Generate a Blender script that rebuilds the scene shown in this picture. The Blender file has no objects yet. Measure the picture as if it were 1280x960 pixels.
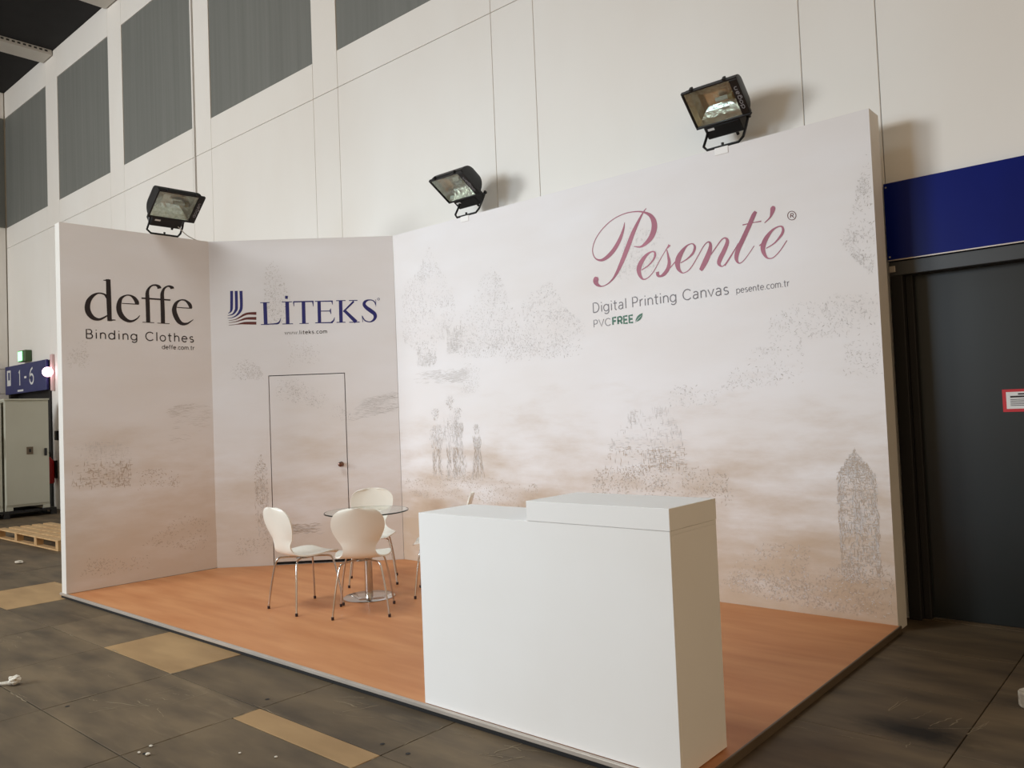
import bpy, bmesh, math, random
from mathutils import Vector, Matrix, Euler
random.seed(7)
S = bpy.context.scene
COL = S.collection

# ------------------------------------------------------------------ camera
cam_d = bpy.data.cameras.new('camera'); cam = bpy.data.objects.new('camera', cam_d); COL.objects.link(cam)
CP = Vector((1.67366, -5.72370, 1.52394))
F = Vector((-0.65784034, 0.75231639, 0.03558272)); R = Vector((0.75123319, 0.65880195, -0.04035689)); U = Vector((0.05380311, -0.00018253, 0.99855155))
cam.matrix_world = Matrix(((R.x, U.x, -F.x, CP.x), (R.y, U.y, -F.y, CP.y), (R.z, U.z, -F.z, CP.z), (0, 0, 0, 1)))
cam_d.sensor_width = 36; cam_d.lens = 1003.361 / 1280 * 36; cam_d.clip_start = 0.05; cam_d.clip_end = 200
S.camera = cam

# ------------------------------------------------------------------ world, lights, exposure
S.view_settings.view_transform = 'Standard'; S.view_settings.look = 'None'
S.view_settings.gamma = 1; S.view_settings.use_curve_mapping = False
S.view_settings.exposure = 0.0
world = bpy.data.worlds.new('hall_air'); S.world = world; world.use_nodes = True
bg = world.node_tree.nodes['Background']; bg.inputs[0].default_value = (1.0, 0.74, 0.47, 1); bg.inputs[1].default_value = 0.72
def area(name, loc, target, size, power, color, size_y=None, spread=None):
    d = bpy.data.lights.new(name, 'AREA'); o = bpy.data.objects.new(name, d); COL.objects.link(o)
    d.energy = power; d.color = color; d.size = size
    if size_y: d.shape = 'RECTANGLE'; d.size_y = size_y
    if spread: d.spread = math.radians(spread)
    o.location = loc; o.rotation_euler = (Vector(target) - Vector(loc)).to_track_quat('-Z', 'Y').to_euler()
    return o
# daylight through the hall's open gate behind and to the left of the camera
area('daylight_and_fill', (-13.0, -17.0, 6.0), (-9.0, 0, 3.5), 4.0, 790, (0.93, 0.98, 1.0), spread=120)
# added fill lights without any visible fixture
area('overhead_fill', (-4.0, -5.5, 8.8), (-4.0, -5.0, 0), 2.5, 150, (0.93, 1.0, 1.0), spread=110)  # overhead fill, added to brighten the platform from above
area('daylight_and_fill', (-5.5, -11.5, 3.5), (-2.8, -1.5, 1.2), 2.5, 62, (0.62, 0.82, 1.0), spread=70)  # cool front fill, added to brighten the counter front

# ------------------------------------------------------------------ helpers
def lin(c): return tuple(((v / 255 + 0.055) / 1.055) ** 2.4 if v > 10 else v / 255 / 12.92 for v in c)
def mat(name, rgb, rough=0.6, metal=0.0, noise=None, bump=0.0, spec=0.5, coords='Object', emit=None, trans=0.0, ior=1.45, coat=0.0):
    """principled material; noise = (scale_xyz, rgb2, low, high) mixes a second colour in"""
    m = bpy.data.materials.new(name); m.use_nodes = True; nt = m.node_tree; b = nt.nodes['Principled BSDF']
    b.inputs['Roughness'].default_value = rough; b.inputs['Metallic'].default_value = metal
    b.inputs['Specular IOR Level'].default_value = spec; b.inputs['IOR'].default_value = ior
    b.inputs['Transmission Weight'].default_value = trans; b.inputs['Coat Weight'].default_value = coat
    b.inputs['Base Color'].default_value = (*lin(rgb), 1)
    if emit: b.inputs['Emission Color'].default_value = (*lin(emit[0]), 1); b.inputs['Emission Strength'].default_value = emit[1]
    sc, rgb2, lo, hi = noise if noise else ((3, 3, 3), tuple(max(0, v - 6) for v in rgb), 0.35, 0.65)
    g = nt.nodes.new('ShaderNodeNewGeometry') if coords == 'World' else nt.nodes.new('ShaderNodeTexCoord')
    mp = nt.nodes.new('ShaderNodeMapping'); mp.inputs['Scale'].default_value = sc
    nt.links.new(g.outputs['Position' if coords == 'World' else 'Object'], mp.inputs[0])
    n = nt.nodes.new('ShaderNodeTexNoise'); n.inputs['Scale'].default_value = 1; n.inputs['Detail'].default_value = 6
    nt.links.new(mp.outputs[0], n.inputs['Vector'])
    r = nt.nodes.new('ShaderNodeValToRGB'); r.color_ramp.elements[0].position = lo; r.color_ramp.elements[1].position = hi
    r.color_ramp.elements[0].color = (*lin(rgb), 1); r.color_ramp.elements[1].color = (*lin(rgb2), 1)
    nt.links.new(n.outputs[0], r.inputs[0]); nt.links.new(r.outputs[0], b.inputs['Base Color'])
    if bump:
        bp = nt.nodes.new('ShaderNodeBump'); bp.inputs['Strength'].default_value = bump; bp.inputs['Distance'].default_value = 0.01
        nt.links.new(n.outputs[0], bp.inputs['Height']); nt.links.new(bp.outputs[0], b.inputs['Normal'])
    m['out'] = r.name
    return m
def obj(name, bm_or_me, m, parent=None, loc=None, smooth=False):
    if isinstance(bm_or_me, bmesh.types.BMesh):
        me = bpy.data.meshes.new(name); bm_or_me.normal_update(); bm_or_me.to_mesh(me); bm_or_me.free()
    else: me = bm_or_me
    if m is not None and not me.materials: me.materials.append(m)
    if smooth:
        for p in me.polygons: p.use_smooth = True
        try: me.set_sharp_from_angle(angle=math.radians(40))
        except Exception: pass
    o = bpy.data.objects.new(name, me); COL.objects.link(o)
    if parent: o.parent = parent
    if loc: o.location = loc
    return o
def thing(name, label, cat, loc=(0, 0, 0), rz=0, group=None):
    o = bpy.data.objects.new(name, None); COL.objects.link(o); o.location = loc; o.rotation_euler = (0, 0, rz)
    o.empty_display_size = 0.1
    o['label'] = label; o['category'] = cat
    if group: o['group'] = group
    return o
def tag(o, label, cat, group=None):
    o['label'] = label; o['category'] = cat
    if group: o['group'] = group
    return o
def struct(o, label=None):
    o['kind'] = 'structure'
    if label: o['label'] = label
    return o
def box(bm, x0, x1, y0, y1, z0, z1, bev=0.0, mtx=None):
    r = bmesh.ops.create_cube(bm, size=1.0); vs = r['verts']
    for v in vs:
        v.co = Vector((x0 + (v.co.x + .5) * (x1 - x0), y0 + (v.co.y + .5) * (y1 - y0), z0 + (v.co.z + .5) * (z1 - z0)))
    if bev:
        es = list({e for v in vs for e in v.link_edges})
        rr = bmesh.ops.bevel(bm, geom=es, offset=bev, segments=1, affect='EDGES', profile=0.5)
        vs = list({v for f in rr['faces'] for v in f.verts} | {v for v in vs if v.is_valid})
    if mtx is not None:
        for v in vs: v.co = mtx @ v.co
    return vs
def bx(*a, **k):
    bm = bmesh.new(); box(bm, *a, **k); return bm
def tube(bm, pts, r, seg=10, caps=True):
    pts = [Vector(p) for p in pts]; rings = []
    t = (pts[1] - pts[0]).normalized(); up = Vector((0, 0, 1)) if abs(t.z) < 0.9 else Vector((1, 0, 0)); nrm = t.cross(up).normalized()
    for i, p in enumerate(pts):
        a = pts[max(0, i - 1)]; b = pts[min(len(pts) - 1, i + 1)]; t = (b - a).normalized()
        nrm = (nrm - t * nrm.dot(t)).normalized(); bi = t.cross(nrm)
        rr = r[i] if isinstance(r, (list, tuple)) else r
        rings.append([bm.verts.new(p + (nrm * math.cos(q) + bi * math.sin(q)) * rr) for q in [2 * math.pi * k / seg for k in range(seg)]])
    for a, b in zip(rings, rings[1:]):
        for k in range(seg): bm.faces.new((a[k], a[(k + 1) % seg], b[(k + 1) % seg], b[k]))
    if caps: bm.faces.new(rings[0][::-1]); bm.faces.new(rings[-1])
    return bm
def lathe(bm, prof, seg=32, c=(0, 0, 0)):
    rings = [[bm.verts.new((c[0] + r * math.cos(2 * math.pi * k / seg), c[1] + r * math.sin(2 * math.pi * k / seg), c[2] + z)) for k in range(seg)] for r, z in prof]
    for a, b in zip(rings, rings[1:]):
        for k in range(seg): bm.faces.new((a[k], a[(k + 1) % seg], b[(k + 1) % seg], b[k]))
    bm.faces.new(rings[0][::-1]); bm.faces.new(rings[-1]); return bm
def smooth_path(pts, n=6):
    """Catmull-Rom through points of any dimension"""
    P = [Vector(p) for p in pts]; out = []
    if len(P) < 3: return P
    for i in range(len(P) - 1):
        p0 = P[i - 1] if i else P[0] * 2 - P[1]; p1, p2 = P[i], P[i + 1]; p3 = P[i + 2] if i + 2 < len(P) else P[-1] * 2 - P[-2]
        for k in range(n):
            t = k / n
            out.append(0.5 * ((2 * p1) + (p2 - p0) * t + (2 * p0 - 5 * p1 + 4 * p2 - p3) * t * t + (3 * p1 - p0 - 3 * p2 + p3) * t ** 3))
    out.append(P[-1]); return out
def ribbon(bm, pts, place, off=0.0, smooth=True):
    """flat printed stroke; pts = (u, z, width) on a wall; place(u, z, off) gives the 3-D point"""
    P = smooth_path(pts) if smooth else [Vector(p) for p in pts]; L = []
    for i, p in enumerate(P):
        a = P[max(0, i - 1)]; b = P[min(len(P) - 1, i + 1)]; t = Vector((b.x - a.x, b.y - a.y))
        if t.length < 1e-7: t = Vector((1, 0))
        t.normalize(); n = Vector((-t.y, t.x)); w = max(p.z, 0.0015) / 2
        L.append((bm.verts.new(place(p.x + n.x * w, p.y + n.y * w, off)), bm.verts.new(place(p.x - n.x * w, p.y - n.y * w, off))))
    for a, b in zip(L, L[1:]):
        bm.faces.new((a[1], b[1], b[0], a[0]))
def print_strokes(name, strokes, place, m, parent, smooth=True, label=None):
    bm = bmesh.new()
    for i, s in enumerate(strokes): ribbon(bm, s, place, 0.0012 + 0.00003 * (i % 12), smooth)
    o = obj(name, bm, m, parent)
    if label: o['label'] = label
    return o

# ---- a thin geometric sans for the printed lines: x-height .68, cap 1.0; strokes as polylines or arcs
def arc(cx, cy, rx, ry, a0, a1, n=10): return [(cx + rx * math.cos(math.radians(a0 + (a1 - a0) * i / n)), cy + ry * math.sin(math.radians(a0 + (a1 - a0) * i / n))) for i in range(n + 1)]
XH = 0.68; o_ = arc(.3, .34, .28, .34, 0, 360, 16)
G = {
 'B': (.66, [[(.08, 0), (.08, 1), (.36, 1)] + arc(.36, .76, .2, .24, 90, -90) + [(.08, .52)], [(.36, .52)] + arc(.38, .26, .24, .26, 90, -90) + [(.08, 0)]]),
 'C': (.86, [arc(.48, .5, .42, .5, 42, 318, 14)]),
 'D': (.80, [[(.08, 0), (.08, 1), (.30, 1)] + arc(.30, .5, .42, .5, 90, -90, 12) + [(.08, 0)]]),
 'P': (.68, [[(.08, 0), (.08, 1), (.36, 1)] + arc(.36, .72, .24, .28, 90, -90) + [(.08, .44)]]),
 'R': (.72, [[(.08, 0), (.08, 1), (.38, 1)] + arc(.38, .72, .24, .28, 90, -90) + [(.08, .44)], [(.38, .44), (.64, 0)]]),
 'F': (.62, [[(.08, 0), (.08, 1), (.56, 1)], [(.08, .5), (.5, .5)]]),
 'E': (.64, [[(.58, 1), (.08, 1), (.08, 0), (.58, 0)], [(.08, .5), (.52, .5)]]),
 'V': (.76, [[(.02, 1), (.38, 0), (.74, 1)]]),
 'i': (.22, [[(.11, 0), (.11, XH)], [(.11, .90), (.11, .99)]]),
 'l': (.22, [[(.11, 0), (.11, 1.02)]]),
 'n': (.62, [[(.08, 0), (.08, XH)], [(.08, .40)] + arc(.31, .40, .23, .28, 170, 0) + [(.54, 0)]]),
 'm': (.96, [[(.08, 0), (.08, XH)], arc(.28, .44, .20, .24, 180, 0) + [(.48, 0)], arc(.68, .44, .20, .24, 180, 0) + [(.88, 0)]]),
 'h': (.62, [[(.08, 0), (.08, 1.02)], [(.08, .40)] + arc(.31, .40, .23, .28, 170, 0) + [(.54, 0)]]),
 'r': (.40, [[(.08, 0), (.08, XH)], arc(.34, .38, .26, .30, 170, 85, 6)]),
 'd': (.68, [o_, [(.58, 0), (.58, 1.02)]]),
 'p': (.68, [[(x + .06, y) for x, y in o_], [(.08, -.28), (.08, XH)]]),
 'g': (.68, [o_, [(.58, XH), (.58, -.04)] + arc(.33, -.04, .25, .24, 0, -150, 8)]),
 'o': (.62, [o_]),
 'a': (.62, [arc(.30, .50, .20, .18, 150, 0, 8) + [(.50, 0)], arc(.27, .19, .20, .19, 60, 300, 10) + [(.50, .16)], [(.50, .38), (.30, .38)]]),
 'c': (.58, [arc(.32, .34, .27, .34, 48, 312, 12)]),
 'e': (.62, [[(.04, .36), (.57, .36)] + arc(.31, .34, .27, .34, 4, 315, 14)]),
 't': (.42, [[(.18, .95), (.18, .14)] + arc(.30, .14, .12, .14, 180, 290, 5), [(.02, XH), (.38, XH)]]),
 's': (.52, [arc(.26, .50, .18, .17, 40, 250, 8) + arc(.26, .17, .20, .17, 80, -140, 8)]),
 'v': (.56, [[(.02, XH), (.28, 0), (.54, XH)]]),
 'w': (.84, [[(.02, XH), (.22, 0), (.42, XH), (.62, 0), (.82, XH)]]),
 'k': (.56, [[(.08, 0), (.08, 1.02)], [(.50, XH), (.08, .26)], [(.22, .40), (.52, 0)]]),
 'f': (.38, [[(.16, 0), (.16, .80)] + arc(.32, .80, .16, .20, 180, 80, 5), [(.02, XH), (.34, XH)]]),
 '.': (.22, [[(.11, 0), (.11, .09)]]), '-': (.5, [[(.08, .42), (.42, .42)]]),
 '1': (.5, [[(.12, .8), (.30, 1), (.30, 0)]]), ' ': (.34, []),
 '6': (.66, [arc(.33, .30, .26, .30, 0, 360, 16), [(.07, .32)] + [(.10, .62), (.25, .88), (.48, 1.0)]]),
}
def text_strokes(txt, u0, u1, z, cap, w, track=.10):
    """lettering between u0 and u1 on baseline z"""
    tot = sum(G[c][0] + track for c in txt) - track; k = (u1 - u0) / tot; x = 0; out = []
    for c in txt:
        for s in G[c][1]: out.append([(u0 + (x + px) * k, z + py * cap, w) for px, py in s])
        x += G[c][0] + track
    return out
PESENTE=[[[3.1889,3.1651,0.0072],[3.1564,3.1355,0.0127],[3.1085,3.0717,0.0256],[3.0498,2.9821,0.0387],[2.9892,2.8684,0.0446],[2.9334,2.7683,0.041],[2.8779,2.6828,0.0298],[2.8282,2.6271,0.0165],[2.7696,2.5918,0.0087],[2.7118,2.5813,0.0095],[2.6695,2.6014,0.03],[2.6518,2.6319,0.0532],[2.6579,2.655,0.0529],[2.6636,2.6702,0.0294]],[[2.9737,3.0893,0.0037],[2.9599,3.0372,0.0188],[2.9206,2.9582,0.0339],[2.8606,2.882,0.0392],[2.7919,2.83,0.0362],[2.724,2.8074,0.023],[2.6671,2.8259,0.0113],[2.6374,2.8707,0.0085],[2.6355,2.9273,0.0079],[2.6717,3.0015,0.0078],[2.748,3.0759,0.0076],[2.8555,3.1352,0.0071],[2.9776,3.1627,0.0075],[3.0863,3.1585,0.0093],[3.1654,3.1376,0.0148],[3.2248,3.0992,0.0303],[3.2549,3.0441,0.0469],[3.2551,2.9833,0.0531],[3.2239,2.9206,0.0479],[3.169,2.8767,0.0311],[3.1148,2.8568,0.0143],[3.0529,2.8717,0.0061]],[[3.1177,2.663,0.0084],[3.1854,2.691,0.0102],[3.2383,2.736,0.0158],[3.2524,2.7716,0.0209],[3.2449,2.794,0.0135],[3.2174,2.7985,0.0113],[3.1726,2.7807,0.0242],[3.1262,2.7383,0.0392],[3.0951,2.6894,0.0452],[3.0926,2.6436,0.0368],[3.11,2.6028,0.0228],[3.1355,2.5824,0.0106],[3.1801,2.5928,0.0076],[3.2348,2.638,0.0069],[3.2906,2.7127,0.0069],[3.3546,2.7926,0.0069],[3.3813,2.8166,0.0188],[3.3886,2.8281,0.0258]],[[3.363,2.7912,0.0083],[3.3728,2.7373,0.0183],[3.3792,2.6839,0.0288],[3.363,2.6341,0.0343],[3.3271,2.5982,0.03],[3.2923,2.5859,0.0168],[3.2699,2.5989,0.0271],[3.267,2.6258,0.029]],[[3.3624,2.623,0.0084],[3.3976,2.6513,0.0084],[3.4414,2.6892,0.0083],[3.4632,2.708,0.0067]],[[3.4825,2.6658,0.0065],[3.5425,2.6891,0.0109],[3.5942,2.7258,0.019],[3.614,2.7674,0.02],[3.605,2.7938,0.0118],[3.5819,2.8037,0.0072],[3.5424,2.7919,0.0144],[3.5014,2.756,0.0342],[3.468,2.711,0.0484],[3.4544,2.6676,0.0456],[3.4595,2.6265,0.0337],[3.4788,2.5959,0.0172],[3.5033,2.5822,0.0071],[3.5486,2.5956,0.0077],[3.5952,2.641,0.0078],[3.6423,2.7032,0.0078],[3.6889,2.7648,0.0077],[3.7226,2.7911,0.0085],[3.7437,2.786,0.0165],[3.7486,2.7572,0.0269],[3.7342,2.7081,0.0416],[3.7045,2.6538,0.0462],[3.6722,2.6045,0.0396],[3.6531,2.5817,0.0275]],[[3.7436,2.6845,0.0076],[3.7887,2.7334,0.0087],[3.8388,2.7858,0.0096],[3.8708,2.7997,0.0107],[3.8896,2.7819,0.0228],[3.8863,2.751,0.0319],[3.8575,2.6977,0.0364],[3.8262,2.6493,0.0387],[3.813,2.6174,0.0328],[3.8192,2.596,0.0184],[3.8384,2.5843,0.0079],[3.8652,2.5996,0.0074],[3.9093,2.6507,0.0074],[3.9586,2.7099,0.0074]],[[3.8613,2.585,0.0071],[3.9129,2.6478,0.007],[3.9791,2.7394,0.007]],[[4.1305,2.9538,0.0248],[4.1093,2.9251,0.0345],[4.0653,2.8449,0.036],[4.0212,2.7703,0.0375],[3.9767,2.6951,0.0376],[3.9582,2.6406,0.033],[3.963,2.6028,0.018],[3.9844,2.5868,0.0078],[4.019,2.6055,0.0062],[4.0614,2.6495,0.0055],[4.1037,2.6993,0.0055]],[[4.0213,2.8721,0.0091],[4.0933,2.8745,0.0058],[4.1686,2.8729,0.0089]],[[4.2657,2.9681,0.0156],[4.2629,2.9513,0.0381],[4.255,2.9218,0.0293],[4.2372,2.888,0.0121],[4.1936,2.8557,0.0054]],[[4.1963,2.665,0.0066],[4.2585,2.6918,0.0092],[4.3116,2.7381,0.0185],[4.3303,2.7717,0.0192],[4.3245,2.8023,0.0127],[4.2965,2.8087,0.009],[4.2511,2.791,0.0173],[4.2038,2.7447,0.0336],[4.1752,2.6935,0.0386],[4.1716,2.6503,0.0319],[4.1869,2.6104,0.0206],[4.2082,2.5884,0.0097],[4.2466,2.5885,0.0065],[4.2994,2.6294,0.0066],[4.355,2.6968,0.0065]],[[4.1427,2.6927,0.0067],[4.1627,2.7018,0.0133]]]
REGISTERED=[[[4.4314,2.8647,0.005],[4.4299,2.8568,0.0051],[4.4265,2.8498,0.0052],[4.4213,2.8442,0.0052],[4.4147,2.8405,0.0051],[4.4072,2.8387,0.005],[4.3992,2.8391,0.0048],[4.3914,2.8417,0.0047],[4.3842,2.8463,0.0046],[4.3781,2.8525,0.0046],[4.3736,2.8599,0.0047],[4.3709,2.8681,0.0048],[4.3703,2.8765,0.005],[4.3718,2.8845,0.0052],[4.3753,2.8915,0.0053],[4.3805,2.897,0.0053],[4.3871,2.9008,0.0052],[4.3947,2.9025,0.005],[4.4026,2.902,0.0048],[4.4105,2.8994,0.0047],[4.4176,2.8948,0.0046],[4.4237,2.8886,0.0045],[4.4281,2.8811,0.0046],[4.4308,2.873,0.0048],[4.4314,2.8647,0.0049]],[[4.3897,2.8575,0.0057],[4.3943,2.8859,0.0057]],[[4.3931,2.8861,0.0049],[4.4097,2.8853,0.0052],[4.4136,2.8761,0.0057],[4.4058,2.869,0.0051],[4.3923,2.8704,0.0049]],[[4.4021,2.8685,0.0051],[4.416,2.8524,0.0051]]]
DEFFE=[[[0.4318,2.9932,0.0423],[0.4335,2.7892,0.0457],[0.4361,2.581,0.0421]],[[0.3854,2.9798,0.0056],[0.4115,2.9821,0.0129],[0.4378,2.9901,0.0127]],[[0.4292,2.5852,0.0146],[0.4643,2.5927,0.0129],[0.4925,2.5942,0.0075]],[[0.4209,2.8115,0.0321],[0.3912,2.8416,0.0171],[0.3397,2.8486,0.0127],[0.2879,2.8198,0.0289],[0.2487,2.7667,0.043],[0.2348,2.702,0.0506],[0.2464,2.6481,0.0517],[0.2835,2.6047,0.0407],[0.3344,2.5911,0.0239],[0.3777,2.6082,0.0177],[0.4172,2.6354,0.0106]],[[0.5564,2.7644,0.0075],[0.7193,2.7663,0.0096]],[[0.7028,2.7661,0.0391],[0.6997,2.7915,0.0421],[0.6768,2.8259,0.0332],[0.6392,2.8495,0.0155],[0.594,2.8461,0.0128],[0.5486,2.8117,0.0295],[0.5277,2.7493,0.0458],[0.5298,2.6841,0.0512],[0.5579,2.6296,0.0493],[0.6064,2.5948,0.0326],[0.6515,2.5925,0.0205],[0.6976,2.6187,0.0126],[0.7277,2.6537,0.0072]],[[0.752,2.5875,0.0067],[0.8686,2.5888,0.0068]],[[0.8095,2.5886,0.0412],[0.8089,2.7207,0.0413],[0.8079,2.8356,0.0413],[0.8083,2.8932,0.0351],[0.8253,2.9378,0.0216],[0.8589,2.9695,0.0148],[0.8968,2.9757,0.0198],[0.9249,2.9607,0.0386],[0.9312,2.9437,0.0438]],[[0.7484,2.8312,0.0154],[1.042,2.8335,0.0158]],[[0.9587,2.5887,0.0423],[0.9594,2.7304,0.0424],[0.9582,2.8371,0.0405],[0.9596,2.8955,0.036],[0.9771,2.9437,0.0221],[1.0086,2.9717,0.015],[1.0358,2.9769,0.0201],[1.0598,2.9642,0.0393],[1.0644,2.9528,0.0387]],[[0.9015,2.5857,0.0068],[1.0261,2.5873,0.0069]],[[1.1085,2.7616,0.0079],[1.2678,2.7622,0.01]],[[1.2578,2.7635,0.0332],[1.2437,2.8034,0.0378],[1.1996,2.841,0.0186],[1.15,2.8413,0.0135],[1.1048,2.8085,0.0301],[1.0807,2.748,0.0466],[1.0871,2.6895,0.0523],[1.1197,2.6226,0.0491],[1.1633,2.5924,0.0344],[1.2132,2.5979,0.0195],[1.2489,2.6197,0.0115],[1.2798,2.6432,0.0058]]]
LOGO_BLUE=[[[0.233,2.9566,0.0306],[0.2288,2.8023,0.0293],[0.2248,2.7551,0.0267],[0.2121,2.7285,0.0148],[0.1885,2.7145,0.0041]],[[0.2816,2.955,0.0306],[0.2801,2.7802,0.0306],[0.269,2.74,0.0268],[0.238,2.7039,0.0149],[0.1845,2.6902,0.0041]],[[0.3329,2.9532,0.032],[0.3321,2.7852,0.0306],[0.3153,2.7316,0.0281],[0.2775,2.689,0.0162],[0.2304,2.667,0.0081],[0.1837,2.6632,0.0041]]]
LOGO_BROWN=[[[0.1929,2.6359,0.0041],[0.263,2.6455,0.0081],[0.317,2.6706,0.0162],[0.3575,2.6929,0.023],[0.4045,2.7054,0.0244],[0.4898,2.7037,0.0311]],[[0.1923,2.6129,0.0041],[0.269,2.6216,0.0081],[0.3227,2.6366,0.0149],[0.3696,2.6498,0.023],[0.4097,2.6524,0.0271],[0.4882,2.6496,0.0311]],[[0.1916,2.5859,0.0041],[0.2749,2.5924,0.0068],[0.3283,2.5999,0.0176],[0.3749,2.6023,0.0284],[0.4867,2.5982,0.0311]]]
LITEKS=[[[0.5845,2.8204,0.04],[0.5863,2.5838,0.04]],[[0.5344,2.8174,0.0081],[0.6345,2.8166,0.0081]],[[0.5342,2.5816,0.0081],[0.6209,2.5799,0.0081]],[[0.6076,2.5831,0.0095],[0.6744,2.5834,0.0122],[0.72,2.5898,0.0189],[0.7408,2.6182,0.0094],[0.7497,2.645,0.004]],[[0.8018,2.8671,0.0326],[0.8312,2.866,0.0326]],[[0.8216,2.8154,0.0388],[0.8212,2.5794,0.0387]],[[0.7648,2.8174,0.0081],[0.8752,2.8163,0.0081]],[[0.7644,2.5787,0.0081],[0.878,2.5774,0.0081]],[[0.8887,2.8155,0.0134],[1.1046,2.8125,0.0135]],[[0.8909,2.8147,0.0132],[0.893,2.7646,0.0044]],[[1.0957,2.8128,0.0162],[1.1014,2.7572,0.0044]],[[0.9962,2.8148,0.0383],[0.9941,2.5774,0.0383]],[[0.9462,2.5769,0.0075],[1.0456,2.5755,0.0075]],[[1.1636,2.8126,0.0354],[1.1614,2.5795,0.0354]],[[1.1193,2.812,0.009],[1.3113,2.8082,0.0135]],[[1.3016,2.8078,0.0163],[1.3085,2.7702,0.0044]],[[1.1713,2.704,0.0097],[1.282,2.7015,0.0097]],[[1.2865,2.7283,0.0059],[1.282,2.7015,0.0148],[1.2883,2.6699,0.0059]],[[1.1157,2.579,0.009],[1.3038,2.5752,0.0134]],[[1.289,2.5757,0.0193],[1.3141,2.598,0.0134],[1.3255,2.6312,0.0044]],[[1.3949,2.8098,0.037],[1.3924,2.575,0.0369]],[[1.3483,2.8114,0.009],[1.4482,2.8102,0.009]],[[1.3444,2.5752,0.009],[1.4404,2.574,0.009]],[[1.422,2.6891,0.0164],[1.5366,2.7974,0.0194]],[[1.4851,2.8081,0.009],[1.5777,2.8072,0.009]],[[1.4321,2.7022,0.0297],[1.555,2.5721,0.0401]],[[1.481,2.5718,0.009],[1.592,2.57,0.009]],[[1.7708,2.7502,0.0074],[1.7622,2.7805,0.0119],[1.737,2.8023,0.0105],[1.7,2.8066,0.0135],[1.6625,2.793,0.0269],[1.6466,2.762,0.0341],[1.6677,2.7276,0.0387],[1.711,2.6923,0.0432],[1.7528,2.6571,0.0402],[1.7628,2.623,0.0356],[1.7445,2.5877,0.0239],[1.7068,2.5689,0.012],[1.6626,2.578,0.0119],[1.6375,2.6013,0.0119],[1.6238,2.6355,0.0059]],[[1.7744,2.81,0.0045],[1.7732,2.7336,0.0045]],[[1.6202,2.6394,0.0044],[1.6267,2.568,0.0059]],[[1.8153,2.8124,0.0045],[1.8129,2.8058,0.0045],[1.8072,2.8019,0.0045],[1.8003,2.8022,0.0045],[1.7949,2.8065,0.0045],[1.793,2.8131,0.0045],[1.7954,2.8197,0.0045],[1.8011,2.8236,0.0045],[1.8079,2.8233,0.0045],[1.8134,2.819,0.0045],[1.8153,2.8124,0.0045]]]
# ------------------------------------------------------------------ materials
def wallprint(name, m_dir, sepia=(190, 167, 143)):
    """printed wall covering: off-white turning sepia towards the ground in horizontal washes"""
    m = mat(name, (236, 234, 236), 0.55, noise=((0.6, 0.6, 1.6), (229, 224, 222), .35, .7), coords='World', spec=.3)
    nt = m.node_tree; b = nt.nodes['Principled BSDF']; ramp = nt.nodes[m['out']]
    g = nt.nodes.new('ShaderNodeNewGeometry'); sp = nt.nodes.new('ShaderNodeSeparateXYZ'); nt.links.new(g.outputs['Position'], sp.inputs[0])
    mp = nt.nodes.new('ShaderNodeMapping'); mp.inputs['Scale'].default_value = (.9, .9, 3.2); nt.links.new(g.outputs['Position'], mp.inputs[0])
    n = nt.nodes.new('ShaderNodeTexNoise'); n.inputs['Scale'].default_value = 1.3; n.inputs['Detail'].default_value = 7; n.inputs['Roughness'].default_value = .6
    nt.links.new(mp.outputs[0], n.inputs['Vector'])
    def mth(op, a, bb):
        q = nt.nodes.new('ShaderNodeMath'); q.operation = op
        for i, v in enumerate((a, bb)):
            if isinstance(v, (int, float)): q.inputs[i].default_value = v
            else: nt.links.new(v, q.inputs[i])
        return q.outputs[0]
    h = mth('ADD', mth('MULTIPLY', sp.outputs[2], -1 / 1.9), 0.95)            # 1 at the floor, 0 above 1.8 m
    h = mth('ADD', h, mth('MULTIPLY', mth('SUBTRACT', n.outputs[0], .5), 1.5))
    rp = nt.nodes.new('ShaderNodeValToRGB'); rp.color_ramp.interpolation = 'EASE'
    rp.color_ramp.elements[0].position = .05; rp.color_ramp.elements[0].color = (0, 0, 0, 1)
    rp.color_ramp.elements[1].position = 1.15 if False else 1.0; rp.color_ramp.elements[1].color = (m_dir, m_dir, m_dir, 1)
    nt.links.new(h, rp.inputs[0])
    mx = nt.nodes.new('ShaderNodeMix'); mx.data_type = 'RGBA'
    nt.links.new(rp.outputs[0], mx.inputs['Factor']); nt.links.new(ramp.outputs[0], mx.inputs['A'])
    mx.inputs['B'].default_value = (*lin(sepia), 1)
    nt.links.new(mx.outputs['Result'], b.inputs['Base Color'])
    return m
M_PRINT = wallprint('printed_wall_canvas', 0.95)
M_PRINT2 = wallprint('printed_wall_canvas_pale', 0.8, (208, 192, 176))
M_WHITE = mat('white_lacquered_board', (246, 245, 244), .45, noise=((2, 2, 2), (243, 241, 239), .3, .7), spec=.4)
M_WALLEND = mat('white_painted_edge', (224, 220, 214), .6)
M_HALL = mat('hall_plaster_panel', (245, 243, 239), .75, noise=((.8, .8, .35), (240, 236, 230), .3, .7), coords='World', bump=.05)
M_JOINT = mat('panel_joint', (196, 190, 178), .9)
M_GREY = mat('grey_infill_panel', (126, 128, 124), .6, noise=((14, 1, .3), (116, 118, 114), .3, .7), coords='World')
M_CEIL = mat('black_hall_ceiling', (26, 24, 25), .8)
M_BEAM = mat('white_duct', (205, 200, 192), .5)
M_SLOT = mat('duct_slot', (60, 58, 56), .8)
M_SUB = mat('floor_joint_dirt', (32, 28, 24), .95)
M_BLUE = mat('blue_fascia', (7, 27, 116), .30, noise=((2, 2, 1), (7, 24, 104), .3, .7), spec=.16)
M_STEEL = mat('dark_steel_frame', (70, 72, 74), .42, metal=.3)
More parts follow.
